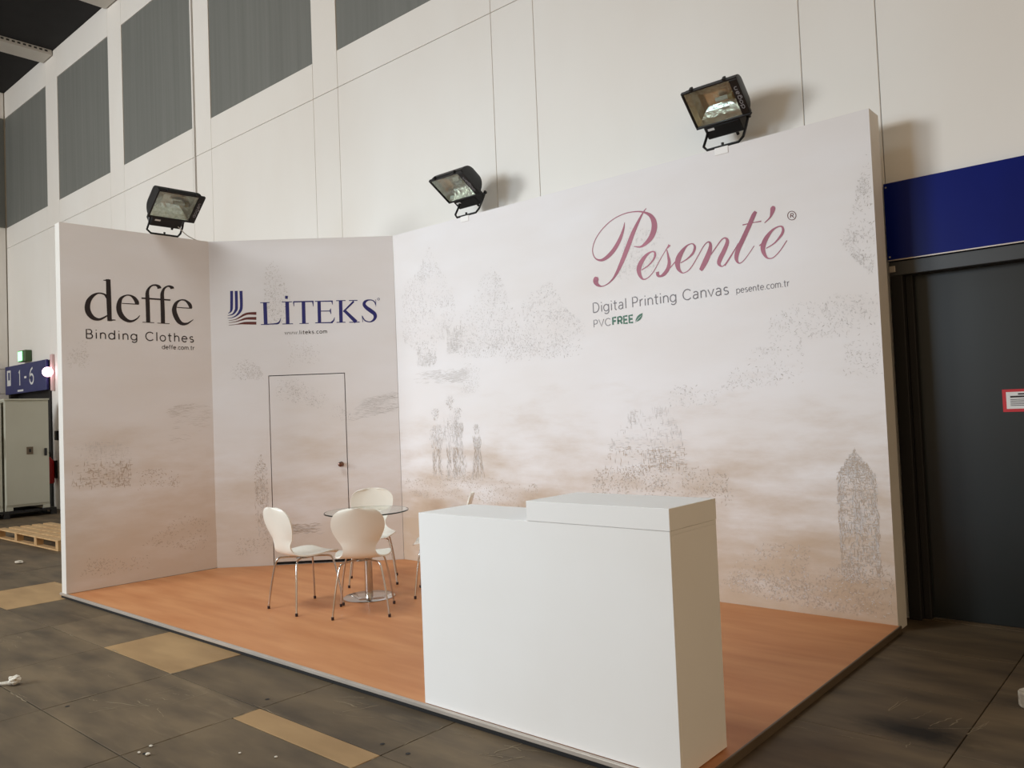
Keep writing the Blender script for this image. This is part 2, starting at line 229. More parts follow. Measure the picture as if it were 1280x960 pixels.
M_DOOR = mat('dark_grey_gate_leaf', (30, 36, 38), .34, noise=((1, 1, .5), (26, 31, 33), .3, .7))
M_DARK = mat('near_black_paint', (24, 23, 24), .6)
M_BLACK = mat('black_lamp_paint', (16, 15, 16), .42, spec=.5)
M_RED = mat('red_paint', (176, 26, 30), .35)
M_WHITEPRINT = mat('white_print', (225, 225, 225), .6)
M_INK = mat('black_ink', (38, 26, 26), .55)
M_NAVY = mat('navy_ink', (38, 38, 110), .5)
M_BROWNINK = mat('dark_red_brown_ink', (98, 40, 34), .5)
M_ROSE = mat('rose_ink', (176, 104, 124), .5, noise=((3, 3, 3), (150, 76, 98), .35, .65))
M_GREYINK = mat('grey_ink', (124, 120, 124), .55)
M_GREEN = mat('green_ink', (70, 116, 96), .55)
M_CHROME = mat('chrome', (205, 200, 196), .16, metal=1.0)
M_ALU = mat('brushed_aluminium', (200, 190, 180), .42, metal=.5, noise=((4, 4, 4), (184, 174, 164), .3, .7))
M_ALUD = mat('dark_edge_profile', (112, 98, 82), .5, metal=.4)
M_SHELL = mat('white_chair_shell', (240, 234, 222), .35, spec=.45, coat=.2)
M_CAP = mat('dark_rubber', (52, 30, 26), .6)
M_KNOB = mat('old_bronze_knob', (128, 96, 84), .28, metal=1.0)
M_REFL = mat('lamp_reflector', (236, 232, 226), .25, metal=1.0, noise=((30, 30, 30), (214, 208, 200), .3, .7), bump=.5)
M_BULB = mat('lamp_bulb_glass', (235, 235, 230), .1)
M_CABLE = mat('grey_cable', (196, 192, 186), .6)
M_CAB = mat('grey_white_cabinet', (196, 196, 182), .45, noise=((1, 1, 1), (188, 187, 172), .3, .7))
M_PLYWOOD = mat('pallet_wood', (206, 172, 126), .75, noise=((14, 3, 3), (184, 146, 102), .35, .65), bump=.1)
M_PALBLK = mat('black_pallet_plastic', (34, 32, 32), .6)
M_PAPER = mat('white_paper', (222, 214, 200), .8, bump=.3, noise=((30, 30, 30), (190, 180, 165), .4, .6))
M_SIGNRED = mat('sign_red', (196, 40, 50), .5)
M_SKETCH = mat('faint_ink', (205, 200, 200), .6)

def glass_mat(name, tint=(235, 245, 240), mixf=.9):
    m = bpy.data.materials.new(name); m.use_nodes = True; nt = m.node_tree; b = nt.nodes['Principled BSDF']
    n = nt.nodes.new('ShaderNodeTexNoise'); n.inputs['Scale'].default_value = 4
    r = nt.nodes.new('ShaderNodeMapRange'); r.inputs[3].default_value = .0; r.inputs[4].default_value = .05
    nt.links.new(n.outputs[0], r.inputs[0]); nt.links.new(r.outputs[0], b.inputs['Roughness'])
    b.inputs['Base Color'].default_value = (*lin(tint), 1); b.inputs['Transmission Weight'].default_value = 1; b.inputs['IOR'].default_value = 1.45
    return m
M_GLASS = glass_mat('clear_glass')
M_GLASSEDGE = mat('dark_glass_rim', (38, 48, 46), .2)

# dark worn hall slabs: streaks, scuffs and stains in world space, each slab a little different
def slab_mat(name, base, alt, scuff):
    m = mat(name, base, .62, noise=((1.6, 5.0, 1), alt, .35, .68), coords='World', bump=.15, spec=.35)
    nt = m.node_tree; b = nt.nodes['Principled BSDF']; ramp = nt.nodes[m['out']]
    g = nt.nodes.new('ShaderNodeNewGeometry')
    def nz(scale, sc, det):
        mp = nt.nodes.new('ShaderNodeMapping'); mp.inputs['Scale'].default_value = scale; mp.inputs['Rotation'].default_value = (0, 0, .12)
        nt.links.new(g.outputs['Position'], mp.inputs[0])
        n = nt.nodes.new('ShaderNodeTexNoise'); n.inputs['Scale'].default_value = sc; n.inputs['Detail'].default_value = det; n.inputs['Roughness'].default_value = .7
        nt.links.new(mp.outputs[0], n.inputs['Vector']); return n.outputs[0]
    s1 = nt.nodes.new('ShaderNodeMapRange'); s1.inputs[1].default_value = .54; s1.inputs[2].default_value = .74; s1.inputs[4].default_value = .75
    nt.links.new(nz((.5, 4.5, 1), 2.2, 9), s1.inputs[0])
    s2 = nt.nodes.new('ShaderNodeMapRange'); s2.inputs[1].default_value = .45; s2.inputs[2].default_value = .75; s2.inputs[4].default_value = 1
    nt.links.new(nz((1, 1, 1), 1.1, 3), s2.inputs[0])
    mu = nt.nodes.new('ShaderNodeMath'); mu.operation = 'MULTIPLY'; nt.links.new(s1.outputs[0], mu.inputs[0]); nt.links.new(s2.outputs[0], mu.inputs[1])
    mx = nt.nodes.new('ShaderNodeMix'); mx.data_type = 'RGBA'; mx.inputs['B'].default_value = (*lin(scuff), 1)
    nt.links.new(mu.outputs[0], mx.inputs['Factor']); nt.links.new(ramp.outputs[0], mx.inputs['A'])
    oi = nt.nodes.new('ShaderNodeObjectInfo'); mr = nt.nodes.new('ShaderNodeMapRange'); mr.inputs[3].default_value = .86; mr.inputs[4].default_value = 1.14
    nt.links.new(oi.outputs['Random'], mr.inputs[0])
    m2 = nt.nodes.new('ShaderNodeVectorMath'); m2.operation = 'SCALE'
    nt.links.new(mx.outputs['Result'], m2.inputs[0]); nt.links.new(mr.outputs[0], m2.inputs['Scale'])
    # oily black stain in front of the gate
    mp = nt.nodes.new('ShaderNodeMapping'); mp.inputs['Location'].default_value = (-.54 * 3.6, 1.66 * 8, 0); mp.inputs['Scale'].default_value = (3.6, 8, 0)
    nt.links.new(g.outputs['Position'], mp.inputs[0])
    ln = nt.nodes.new('ShaderNodeVectorMath'); ln.operation = 'LENGTH'; nt.links.new(mp.outputs[0], ln.inputs[0])
    ad = nt.nodes.new('ShaderNodeMath'); ad.operation = 'ADD'; nt.links.new(ln.outputs['Value'], ad.inputs[0]); nt.links.new(nz((1, 1.6, 1), 9, 6), ad.inputs[1])
    st = nt.nodes.new('ShaderNodeMapRange'); st.inputs[1].default_value = .85; st.inputs[2].default_value = 1.75; st.inputs[3].default_value = .10; st.inputs[4].default_value = 1
    nt.links.new(ad.outputs[0], st.inputs[0])
    m3 = nt.nodes.new('ShaderNodeVectorMath'); m3.operation = 'SCALE'; nt.links.new(m2.outputs[0], m3.inputs[0]); nt.links.new(st.outputs[0], m3.inputs['Scale'])
    nt.links.new(m3.outputs[0], b.inputs['Base Color'])
    return m
M_SLAB = slab_mat('dark_worn_slab', (112, 95, 73), (80, 68, 54), (160, 140, 110))
M_SLABTAN = slab_mat('tan_worn_slab', (176, 142, 100), (156, 124, 86), (196, 166, 122))
M_PLAT = mat('orange_beech_sheet_floor', (208, 146, 98), .5, noise=((1.2, 7, 1), (190, 124, 78), .3, .7), coords='World', spec=.35)

# ------------------------------------------------------------------ hall floor
ZF = -0.04
bm = bmesh.new()
box(bm, -24, 8, -20, 1.2, ZF - .08, ZF - .014)
for a in ((-24, -19.86, -20, 1.2), (2.79, 8, -20, 1.2), (-19.86, 2.79, -20, -7.06), (-19.86, 2.79, .42, 1.2)):
    pass
floor = struct(obj('floor', bm, M_SUB))
o = obj('outer_paving', (lambda b: [box(b, *a, ZF - .013, ZF) for a in ((-24, -19.87, -20, 1.2), (2.79, 8, -20, 1.2), (-19.86, 2.78, -20, -7.07), (-19.86, 2.78, .43, 1.2))] and b)(bmesh.new()), M_SLAB, floor)
SX, SY = 1.03, .748
slabmesh = {}
def slab_me(w, d, m):
    k = (round(w, 3), round(d, 3), m.name)
    if k not in slabmesh:
        b = bx(-w / 2 + .0025, w / 2 - .0025, -d / 2 + .0025, d / 2 - .0025, -.013, 0, bev=.002)
        me = bpy.data.meshes.new('slab'); b.to_mesh(me); b.free(); me.materials.append(m); slabmesh[k] = me
    return slabmesh[k]
def slab(x0, x1, y0, y1, m):
    return obj('slab', slab_me(x1 - x0, y1 - y0, m), None, floor, ((x0 + x1) / 2, (y0 + y1) / 2, ZF - random.uniform(0, .0014)))
for i in range(-18, 4):
    for j in range(-4, 6):
        x1 = .73 - SX * (-i) - 0 if False else .73 + SX * (i - 1); x0 = x1 - SX
        y0 = -3.32 + SY * (j - 1) ; y1 = y0 + SY
        if x0 > -6.3 and x1 < -.05 and y0 > -2.7 and y1 < .1: continue      # wholly under the stand
        if y1 > .45: y1 = .43
        if y1 - y0 < .1: continue
        tan = (abs(x0 + 7.51) < .1 and abs(y0 + 3.32) < .1) or (abs(x0 + 4.42) < .1 and abs(y0 + 3.32) < .1)
        if tan and x0 < -7: y0q = y0
        if abs(x0 + 2.36) < .1 and abs(y0 + 4.068) < .1:                     # a narrow tan trench cover beside a wide dark one
            slab(x0, x1, y0, -3.487, M_SLAB); slab(x0, x1, -3.487, y1, M_SLABTAN)['label'] = 'narrow tan trench cover'; continue
        s = slab(x0, x1, y0, y1, M_SLABTAN if tan else M_SLAB)
        if tan: s['label'] = 'tan floor slab'
# lifting holes
bm = bmesh.new()
for x, y in ((-2.452, -3.218), (-1.423, -3.234), (-1.238, -3.234), (-3.321, -3.958), (-2.282, -3.985)):
    vs = bmesh.ops.create_circle(bm, cap_ends=True, radius=.012, segments=12, matrix=Matrix.Translation((x, y, ZF + .0006)))
o = obj('lifting_hole', bm, M_DARK, floor); o['kind'] = 'stuff'; o['label'] = 'small black lifting holes'

# pale scuffs and scraped joint edges
bm = bmesh.new(); rs = random.Random(21); pf = lambda u, v, off: Vector((u, v, ZF + .0004 + off * .2))
def scuff(x, y, a, L, w, n=6):
    pts = [(x + math.cos(a) * L * (k / n - .5) + rs.uniform(-.006, .006), y + math.sin(a) * L * (k / n - .5) + rs.uniform(-.006, .006), w * rs.uniform(.2, 1)) for k in range(n + 1)]
    ribbon(bm, pts, pf, rs.uniform(0, .001), True)
for q in range(46):      # along the joints
    j = rs.choice((0, 1)); 
    if j: scuff(rs.uniform(-6.2, 1.5), rs.choice((-3.32, -4.068, -4.068)) + rs.uniform(-.018, .018), rs.gauss(0, .01), rs.uniform(.05, .35), rs.uniform(.003, .010))
    else: scuff(rs.choice((-5.45, -4.42, -3.39, -2.36, -1.33)) + rs.uniform(-.018, .018), rs.uniform(-4.4, -2.95), math.pi / 2 + rs.gauss(0, .01), rs.uniform(.05, .3), rs.uniform(.003, .008))
for cx, cy, n in ((-5.3, -3.7, 9), (-1.95, -2.98, 10), (-3.0, -3.75, 9), (.55, -1.45, 8), (-.78, -2.98, 12), (-2.9, -3.5, 7), (.35, -1.9, 5), (-4.0, -3.6, 6), (-8.4, -2.3, 6)):
    for q in range(n): scuff(cx + rs.gauss(0, .16), cy + rs.gauss(0, .06), rs.choice((.05, .25, 1.3)) + rs.gauss(0, .15), rs.uniform(.04, .26), rs.uniform(.002, .008))
o = obj('scuff_mark', bm, mat('pale_scuff', (142, 126, 102), .8), floor); o['kind'] = 'stuff'; o['label'] = 'pale scuff marks on the slabs'

# ------------------------------------------------------------------ hall back wall of precast panels
YW = 0.40; ZC = 9.25
bm = bmesh.new()
for a in ((-18.67, -18.60, -.054, ZC), (-18.6, -16.12, 2.98, ZC), (-16.12, -.03, -.054, ZC), (-.03, 5.0, 2.46, ZC)):
    box(bm, a[0], a[1], YW + .02, YW + .45, a[2], a[3])
wall = struct(obj('wall_back', bm, M_JOINT))
def wp(name, x0, x1, z0, z1, m=M_HALL, y=YW, g=.003):
    b = bx(x0 + g, x1 - g, y, YW + .021, z0 + g, z1 - g, bev=.003); return obj(name, b, m, wall)
cols = [(-16.15, -15.52), (-13.10, -12.53), (-10.08, -9.51), (-6.90, -6.38), (-3.775, -3.21), (-.59, -.035)]
bays = [(-18.66, -16.15), (-15.52, -13.10), (-12.53, -10.08), (-9.51, -6.90), (-6.38, -3.775), (-3.21, -.59), (-.035, 4.98)]
for i, (a, b) in enumerate(cols):
    wp('wall_panel', a, b, -.05 if i else -.05, 5.68); wp('wall_panel', a, b, 5.68, ZC)
for i, (a, b) in enumerate(bays):
    lo = 2.98 if i == 0 else (3.05 if i == 6 else -.05)
    wp('wall_panel', a, b, lo, 5.68); wp('wall_panel', a, b, 5.68, 6.15); wp('wall_panel', a, b, 8.65, ZC)
    wp('grey_panel', a, b, 6.15, 8.65, M_GREY, YW + .012, .0)['label'] = 'matt grey infill panel'
# left end wall
wl = struct(obj('wall_left', bx(-18.95, -18.69, -20, YW + .45, -.054, ZC), M_JOINT))
def wlp(name, y0, y1, z0, z1, m=M_HALL, x=-18.67):
    return obj(name, bx(-18.7, x, y0 + .006, y1 - .006, z0 + .006, z1 - .006, bev=.003), m, wl)
ys = [.39, -2.1, -2.7, -5.2, -5.8, -8.3, -8.9, -11.4, -12.0]
for k in range(0, 8, 2):
    wlp('wall_panel', ys[k + 1], ys[k], -.05, 2.4); wlp('wall_panel', ys[k + 1], ys[k], 2.4, 2.95); wlp('wall_panel', ys[k + 1], ys[k], 2.95, 6.15)
    wlp('grey_panel', ys[k + 1], ys[k], 6.15, 8.65, M_GREY, -18.68); wlp('wall_panel', ys[k + 1], ys[k], 8.65, ZC)
    wlp('wall_panel', ys[k + 2], ys[k + 1], -.05, ZC)
# ceiling with white ducts running out from the wall
ceil = struct(obj('ceiling', bx(-24, 8, -20, 1.0, ZC, ZC + .3), M_CEIL))
for k, x in enumerate((-16.2, -13.1, -10.0, -6.95, -3.8)):
    r = bpy.data.objects.new('trim_%d' % (k + 1), None); COL.objects.link(r); struct(r, 'white ceiling duct with a slotted side'); r.location = (x, -7, ZC)
    obj('duct_box', bx(0, .5, -7.4, 7.38, -.11, 0, bev=.006), M_BEAM, r)
    b = bmesh.new()
    for q in range(150):
        y = 7.3 - q * .098; box(b, .5, .503, y - .055, y, -.060, -.025)
    g = obj('duct_slot', b, M_SLOT, r); g['kind'] = 'stuff'

# ------------------------------------------------------------------ gate at the right: door_1, steel frame, blue fascia
d1 = bpy.data.objects.new('door_1', None); COL.objects.link(d1); struct(d1, 'tall dark grey gate leaf in a dark steel frame'); d1.location = (0, YW, 0)
obj('door_leaf', bx(.06, 3.2, .085, .13, ZF + .006, 2.40, bev=.003), M_DOOR, d1)
o = obj('door_jamb', bx(-.03, .052, -.035, .06, ZF, 2.40, bev=.004), M_DARK, d1)
obj('door_jamb', bx(.052, .10, .03, .085, ZF, 2.40, bev=.004), M_DARK, d1)
obj('door_lintel', bx(-.03, 3.3, -.04, .085, 2.385, 2.485, bev=.004), M_STEEL, d1)
b = bmesh.new(); box(b, -.028, .012, -.046, -.04, 2.41, 2.455, bev=.002); obj('bracket_plate', b, M_ALU, d1)
b = bmesh.new()
for z in (1.55, .95):
    for s in (0, .018): lathe(b, [(.006, 0), (.006, .004)], 10, (.0 + s, -.037, z))
fa = thing('fascia_panel', 'glossy blue fascia board across the top of the dark gate at right', 'fascia', (0, YW, 2.49))
obj('board', bx(-.035, 3.4, -.05, -.004, 0, .56, bev=.004), M_BLUE, fa)
for z in (.03, .53): obj('screw', bx(-.024, -.012, -.054, -.05, z - .006, z + .006, bev=.002), M_ALU, fa)
obj('edge_strip', bx(-.03, 3.4, -.058, -.05, 0.0, .008), M_ALU, fa)
ns = thing('warning_notice', 'small white notice with red border stuck on the dark gate', 'sign', (.60, YW + .083, 1.395))
obj('red_border', bx(0, .30, 0, .002, 0, .150), M_SIGNRED, ns)
obj('white_field', bx(.022, .278, -.0012, .0, .02, .132), M_WHITEPRINT, ns)
pl = lambda u, z, off: Vector((u, -.0012 - off, z))
for q, (u0, u1, z, w) in enumerate(((.09, .20, .117, .010), (.045, .25, .100, .012), (.045, .21, .082, .004), (.045, .25, .072, .004), (.045, .24, .062, .004), (.045, .25, .052, .004), (.045, .15, .042, .004))):
    b = bmesh.new(); ribbon(b, [(u0, z, w), (u1, z, w)], pl, .0004, False); obj('print_line', b, M_INK, ns)

# ------------------------------------------------------------------ gate at the far left with its sign
d2 = bpy.data.objects.new('door_2', None); COL.objects.link(d2); struct(d2, 'dark hall gate behind the cabinet'); d2.location = (0, YW, 0)
obj('door_leaf', bx(-18.5, -16.22, .12, .18, ZF, 2.40), M_DARK, d2)
obj('door_jamb', bx(-16.22, -16.12, -.03, .15, ZF, 2.98), M_DARK, d2); obj('door_jamb', bx(-18.6, -18.5, -.03, .15, ZF, 2.98), M_DARK, d2)
sg = thing('gate_sign', 'dark blue gate sign reading 1 - 6 at the far left', 'sign', (-18.62, YW - .09, 2.37))
M_SIGNB = mat('sign_navy', (38, 46, 104), .4)
obj('board', bx(0, 2.46, 0, .05, 0, .62, bev=.005), M_SIGNB, sg)
pl = lambda u, z, off: Vector((u, -.001 - off, z))
for st_ in (text_strokes('1', .82, 1.0, .17, .33, .045), text_strokes('-', 1.17, 1.37, .20, .30, .045), text_strokes('6', 1.50, 1.78, .17, .33, .045)):
    obj('numeral', (lambda b: [ribbon(b, s, pl, .001, False) for s in st_] and b)(bmesh.new()), M_WHITEPRINT, sg)
b = bmesh.new(); ribbon(b, [(.12, .36, .34), (.36, .36, .34)], pl, .001, False); q = obj('pictogram', b, M_WHITEPRINT, sg)
b = bmesh.new(); ribbon(b, [(.20, .40, .17), (.31, .40, .17)], pl, .002, False); obj('pictogram_figure', b, M_SIGNB, q)
b = bmesh.new(); ribbon(b, [(.78, .055, .04), (1.14, .055, .04)], pl, .001, False); obj('small_print', b, M_WHITEPRINT, sg)
ex = thing('exit_lamp', 'small glowing green emergency exit lamp above the blue 1 - 6 sign', 'lamp', (-17.62, YW - .22, 3.03))
obj('lamp_case', bx(0, .42, .08, .215, 0, .24, bev=.01), mat('lamp_case_green', (72, 98, 66), .5), ex)
obj('lit_face', bx(.02, .26, .07, .082, .02, .22, bev=.004), mat('lit_green', (190, 255, 200), .4, emit=((120, 255, 140), 3.0)), ex)
sl = thing('signal_lamp', 'bright pinkish white signal lamp at the right end of the blue 1 - 6 sign', 'lamp', (-15.98, YW - .12, 2.72))
b = bmesh.new(); bmesh.ops.create_uvsphere(b, u_segments=20, v_segments=12, radius=.10); obj('lit_globe', b, mat('lit_pink_white', (255, 214, 220), .4, emit=((255, 196, 208), 5.0)), sl, smooth=True)
b = bmesh.new(); box(b, -.05, .05, .06, .115, -.38, .36, bev=.01); obj('back_plate', b, mat('pale_pink_plastic', (226, 196, 196), .5), sl)
sw = thing('wall_switch', 'small black switch box on the hall wall beside the gate', 'switch', (-15.90, YW - .05, 1.34))
obj('switch_box', bx(0, .12, 0, .048, 0, .19, bev=.008), M_DARK, sw); obj('switch_button', bx(.04, .08, -.01, 0, .06, .12, bev=.003), M_ALUD, sw)
fe = thing('fire_extinguisher', 'red fire extinguisher hanging on the hall wall near the left gate', 'extinguisher', (-15.95, YW - .13, .48))
obj('cylinder', lathe(bmesh.new(), [(.07, 0), (.085, .02), (.085, .42), (.07, .47), (.03, .50), (.03, .53)], 20), M_RED, fe, smooth=True)
obj('paper_label', bx(-.05, .05, -.091, -.083, .22, .36, bev=.002), M_WHITEPRINT, fe)
obj('valve', bx(-.03, .03, -.03, .03, .53, .60, bev=.005), M_DARK, fe); obj('handle', bx(-.09, .03, -.012, .012, .60, .63, bev=.004), M_DARK, fe)
obj('hose', tube(bmesh.new(), smooth_path([(-.03, 0, .57), (-.11, -.03, .55), (-.13, -.04, .40), (-.12, -.05, .15)]), .013, 8), M_DARK, fe, smooth=True)
obj('wall_bracket', bx(-.06, .06, .085, .125, .1, .45), M_DARK, fe)

# cabinets on a black pallet
def pallet(name, label, loc, L, W, mt, nx, slats, h=.14, t=.02, bw=.09):
    r = thing(name, label, 'pallet', loc)
    w = (W - .05 * (slats - 1)) / slats
    for k in range(slats): obj('deck_board', bx(0, L, k * (w + .05), k * (w + .05) + w, h - t, h, bev=.002), mt, r)
    for k in range(nx):
        x = (L - bw) * k / (nx - 1)
        obj('cross_board', bx(x, x + bw, 0, W, h - 2 * t, h - t - .0005), mt, r)
        for y in (0, W / 2 - .045, W - .09): obj('block', bx(x, x + bw, y, y + .09, t + .0005, h - 2 * t - .0005, bev=.002), mt, r)
    for y in (0, W / 2 - .045, W - .09): obj('bottom_board', bx(0, L, y, y + .09, 0, t), mt, r)
    return r
pallet('pallet', 'long pale wooden pallet lying on the hall floor left of the stand', (-12.16, -1.76, ZF), 2.42, .74, M_PLYWOOD, 4, 5)
pallet('pallet', 'black pallet under the grey cabinets at the far left', (-16.0, -1.62, ZF), 1.05, 1.66, M_PALBLK, 3, 6, .13)
def cabinet(label, x0, x1, y0, y1, h, lock=True):
    r = thing('steel_cabinet', label, 'cabinet', (x1, (y0 + y1) / 2, ZF + .1305)); w = (y1 - y0) / 2; d = x1 - x0
    obj('body', bx(-d, -.02, -w, w, .06, h, bev=.006), M_CAB, r)
    obj('door', bx(-.019, 0, -w + .008, w - .008, .10, h - .03, bev=.004), M_CAB, r)
    for s in (-1, 1):
        obj('foot', bx(-d + .02, -.01, s * w - (.12 if s > 0 else 0), s * w + (.12 if s < 0 else 0), 0, .0595, bev=.003), M_CAB, r)
    obj('top_cap', bx(-d - .01, .01, -w - .01, w + .01, h + .0005, h + .03, bev=.004), M_CAB, r)
    if lock:
        l = obj('lock_plate', bx(.0005, .012, -.02, .09, 1.02, 1.16, bev=.003), M_ALUD, r); obj('lock', bx(.012, .022, .02, .05, 1.06, 1.12, bev=.002), M_DARK, l)
        obj('latch', bx(.0005, .03, w - .09, w - .05, .98, 1.12, bev=.004), M_DARK, r)
    else:
        obj('handle', tube(bmesh.new(), [(.0005, w - .1, 1.0), (.04, w - .1, 1.02), (.04, w - .1, 1.35), (.0005, w - .1, 1.37)], .012, 8), M_CHROME, r)
    return r
cabinet('pale grey steel cabinet with small lock plate on a black pallet', -15.8, -15.0, -.79, -.05, 2.03)
cabinet('second pale grey cabinet at the left edge of the photo, with a long chrome handle', -15.85, -15.05, -1.58, -.82, 1.98, False)

# ------------------------------------------------------------------ the stand
C0 = Vector((-4.9694, 0)); D0 = Vector((-6.408, -1.3635)); E0 = Vector((-6.462, -2.8335)); HW = 3.5; TH = .20
def place_on(o2, q2):
    t = (q2 - o2).normalized(); n = Vector((t.y, -t.x))
    return lambda u, z, off=0.0: Vector((o2.x + t.x * u + n.x * off, o2.y + t.y * u + n.y * off, z))
PM = place_on(C0, Vector((0, 0))); PL = place_on(D0, C0); PD = place_on(E0, D0)
LD = (D0 - E0).length; LL = (C0 - D0).length; LM = 4.9694
def wall_block(bm, pl, u0, u1, z0, z1, th, s0=0, s1=0):
    """solid piece of wall; s0/s1 shift the back corners so that mitred walls meet"""
    v = [bm.verts.new(pl(u, z, o)) for (u, o) in ((u0, 0), (u1, 0), (u1 + s1, -th), (u0 + s0, -th)) for z in (z0, z1)]
    f = [(0, 2, 3, 1), (2, 4, 5, 3), (4, 6, 7, 5), (6, 0, 1, 7), (1, 3, 5, 7), (6, 4, 2, 0)]
    for q in f: bm.faces.new([v[i] for i in q])
# platform
plat = thing('stand_platform', 'low orange-brown platform floor of the exhibition stand with metal edging', 'platform', (0, 0, ZF))
WY = -2.8335
b = bmesh.new()
pts = [(-6.478, WY + .012), (.010, WY + .012), (.010, .0), (-.0, .0), (-4.962, -.004), (-6.40, -1.366)]
lo = [b.verts.new((x, y, .0005)) for x, y in pts]; hi = [b.verts.new((x, y, .04)) for x, y in pts]
b.faces.new(hi); b.faces.new(lo[::-1])
for i in range(len(pts)): j = (i + 1) % len(pts); b.faces.new((lo[i], lo[j], hi[j], hi[i]))
bmesh.ops.recalc_face_normals(b, faces=b.faces)
obj('floor_covering', b, M_PLAT, plat)
obj('shadow_gap', bx(-6.58, .018, WY - .004, WY + .0110, .0005, .0215), M_DARK, plat)  # near-black strip stands in for the shade under the edge profile
obj('edge_profile', bx(-6.600, .024, WY - .012, WY + .0115, .022, .044, bev=.003), M_ALU, plat)['label'] = 'pale metal edge profile along the front'
obj('edge_profile', bx(.0105, .024, WY + .012, .0, .0005, .044, bev=.003), M_ALUD, plat)['label'] = 'dark edge profile along the right side'
# walls
wm = thing('display_wall', 'large printed display wall with rose script lettering behind the counter', 'display wall', (0, 0, 0))
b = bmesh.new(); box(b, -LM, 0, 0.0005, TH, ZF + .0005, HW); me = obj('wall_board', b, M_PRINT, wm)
me.data.materials.append(M_WALLEND)
for p in me.data.polygons:
    if p.normal.y > -.5: p.material_index = 1
wd = thing('display_wall', 'narrow printed display wall with large black serif lettering at the left', 'display wall', (0, 0, 0))
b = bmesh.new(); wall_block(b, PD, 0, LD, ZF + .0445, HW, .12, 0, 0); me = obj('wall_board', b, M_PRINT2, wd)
me.data.materials.append(M_WALLEND)
for p in me.data.polygons:
    if p.normal.x < .5: p.material_index = 1
wi = thing('display_wall', 'slanted printed display wall with navy lettering and a flush door', 'display wall', (0, 0, 0))
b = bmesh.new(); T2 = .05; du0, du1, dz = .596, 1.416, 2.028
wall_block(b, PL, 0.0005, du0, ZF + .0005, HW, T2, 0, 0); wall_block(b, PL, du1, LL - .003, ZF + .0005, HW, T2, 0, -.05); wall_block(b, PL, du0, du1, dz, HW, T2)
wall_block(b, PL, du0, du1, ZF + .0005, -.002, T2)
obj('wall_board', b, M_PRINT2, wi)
b = bmesh.new(); wall_block(b, PL, du0 + .009, du1 - .009, .032, dz - .009, .035)
door = obj('door', b, M_PRINT2, wi); door['label'] = 'flush door covered with the same print'
n2 = (PL(0, 0, 1) - PL(0, 0, 0))
kp = PL(1.345, 1.045, 0); rot = Vector((0, 0, 1)).rotation_difference(n2).to_matrix().to_4x4()
b = lathe(bmesh.new(), [(.028, 0.0005), (.028, .006), (.012, .010), (.011, .030), (.022, .036), (.027, .048), (.024, .060), (.010, .066)], 20)
bmesh.ops.transform(b, matrix=Matrix.Translation(kp) @ rot, verts=b.verts)
obj('door_knob', b, M_KNOB, door, smooth=True)['label'] = 'bronze door knob'
b = bmesh.new(); wall_block(b, PL, du0 - .02, du1 + .02, ZF, dz + .02, .01); bmesh.ops.translate(b, verts=b.verts, vec=-n2 * .052)
obj('gap_shade_sheet', b, M_DARK, wi)  # near-black sheet behind the door, stands in for the shade in its gaps

# printing on the walls
print_strokes('script_lettering', PESENTE, PM, M_ROSE, wm, label='rose script lettering')
print_strokes('registered_mark', REGISTERED, PM, M_BROWNINK, wm, smooth=False)
print_strokes('slogan', text_strokes('Digital Printing Canvas', 2.606, 3.884, 2.364, .083, .0085), PM, M_GREYINK, wm, False, 'thin grey line Digital Printing Canvas')
print_strokes('web_address', text_strokes('pesente.com.tr', 3.942, 4.357, 2.362, .048, .005), PM, M_GREYINK, wm, False)
print_strokes('thin_lettering', text_strokes('PVC', 2.607, 2.79, 2.236, .062, .006), PM, M_GREYINK, wm, False)
print_strokes('bold_lettering', text_strokes('FREE', 2.805, 3.016, 2.238, .060, .016), PM, M_GREEN, wm, False)
print_strokes('leaf_emblem', [[(3.035, 2.238, .002), (3.05, 2.252, .026), (3.07, 2.268, .040), (3.09, 2.286, .032), (3.107, 2.305, .002)]], PM, M_GREEN, wm)
print_strokes('leaf_vein', [[(3.030, 2.232, .004), (3.065, 2.262, .004), (3.095, 2.285, .002)]], lambda u, z, off: PM(u, z, off + .001), M_WHITEPRINT, wm)
print_strokes('serif_lettering', DEFFE, PD, M_INK, wd, label='black serif lettering')
print_strokes('slogan', text_strokes('Binding Clothes', .213, 1.283, 2.403, .086, .0105, .2), PD, M_INK, wd, False)
print_strokes('web_address', text_strokes('deffe.com.tr', .943, 1.285, 2.322, .042, .006), PD, M_INK, wd, False)
print_strokes('blue_emblem_stripes', LOGO_BLUE, PL, M_NAVY, wi); print_strokes('brown_emblem_stripes', LOGO_BROWN, PL, M_BROWNINK, wi)
print_strokes('serif_lettering', LITEKS, PL, M_NAVY, wi, smooth=True, label='navy serif lettering')
print_strokes('web_address', text_strokes('www.liteks.com', .786, 1.24, 2.463, .040, .006, .16), PL, M_INK, wi, False)

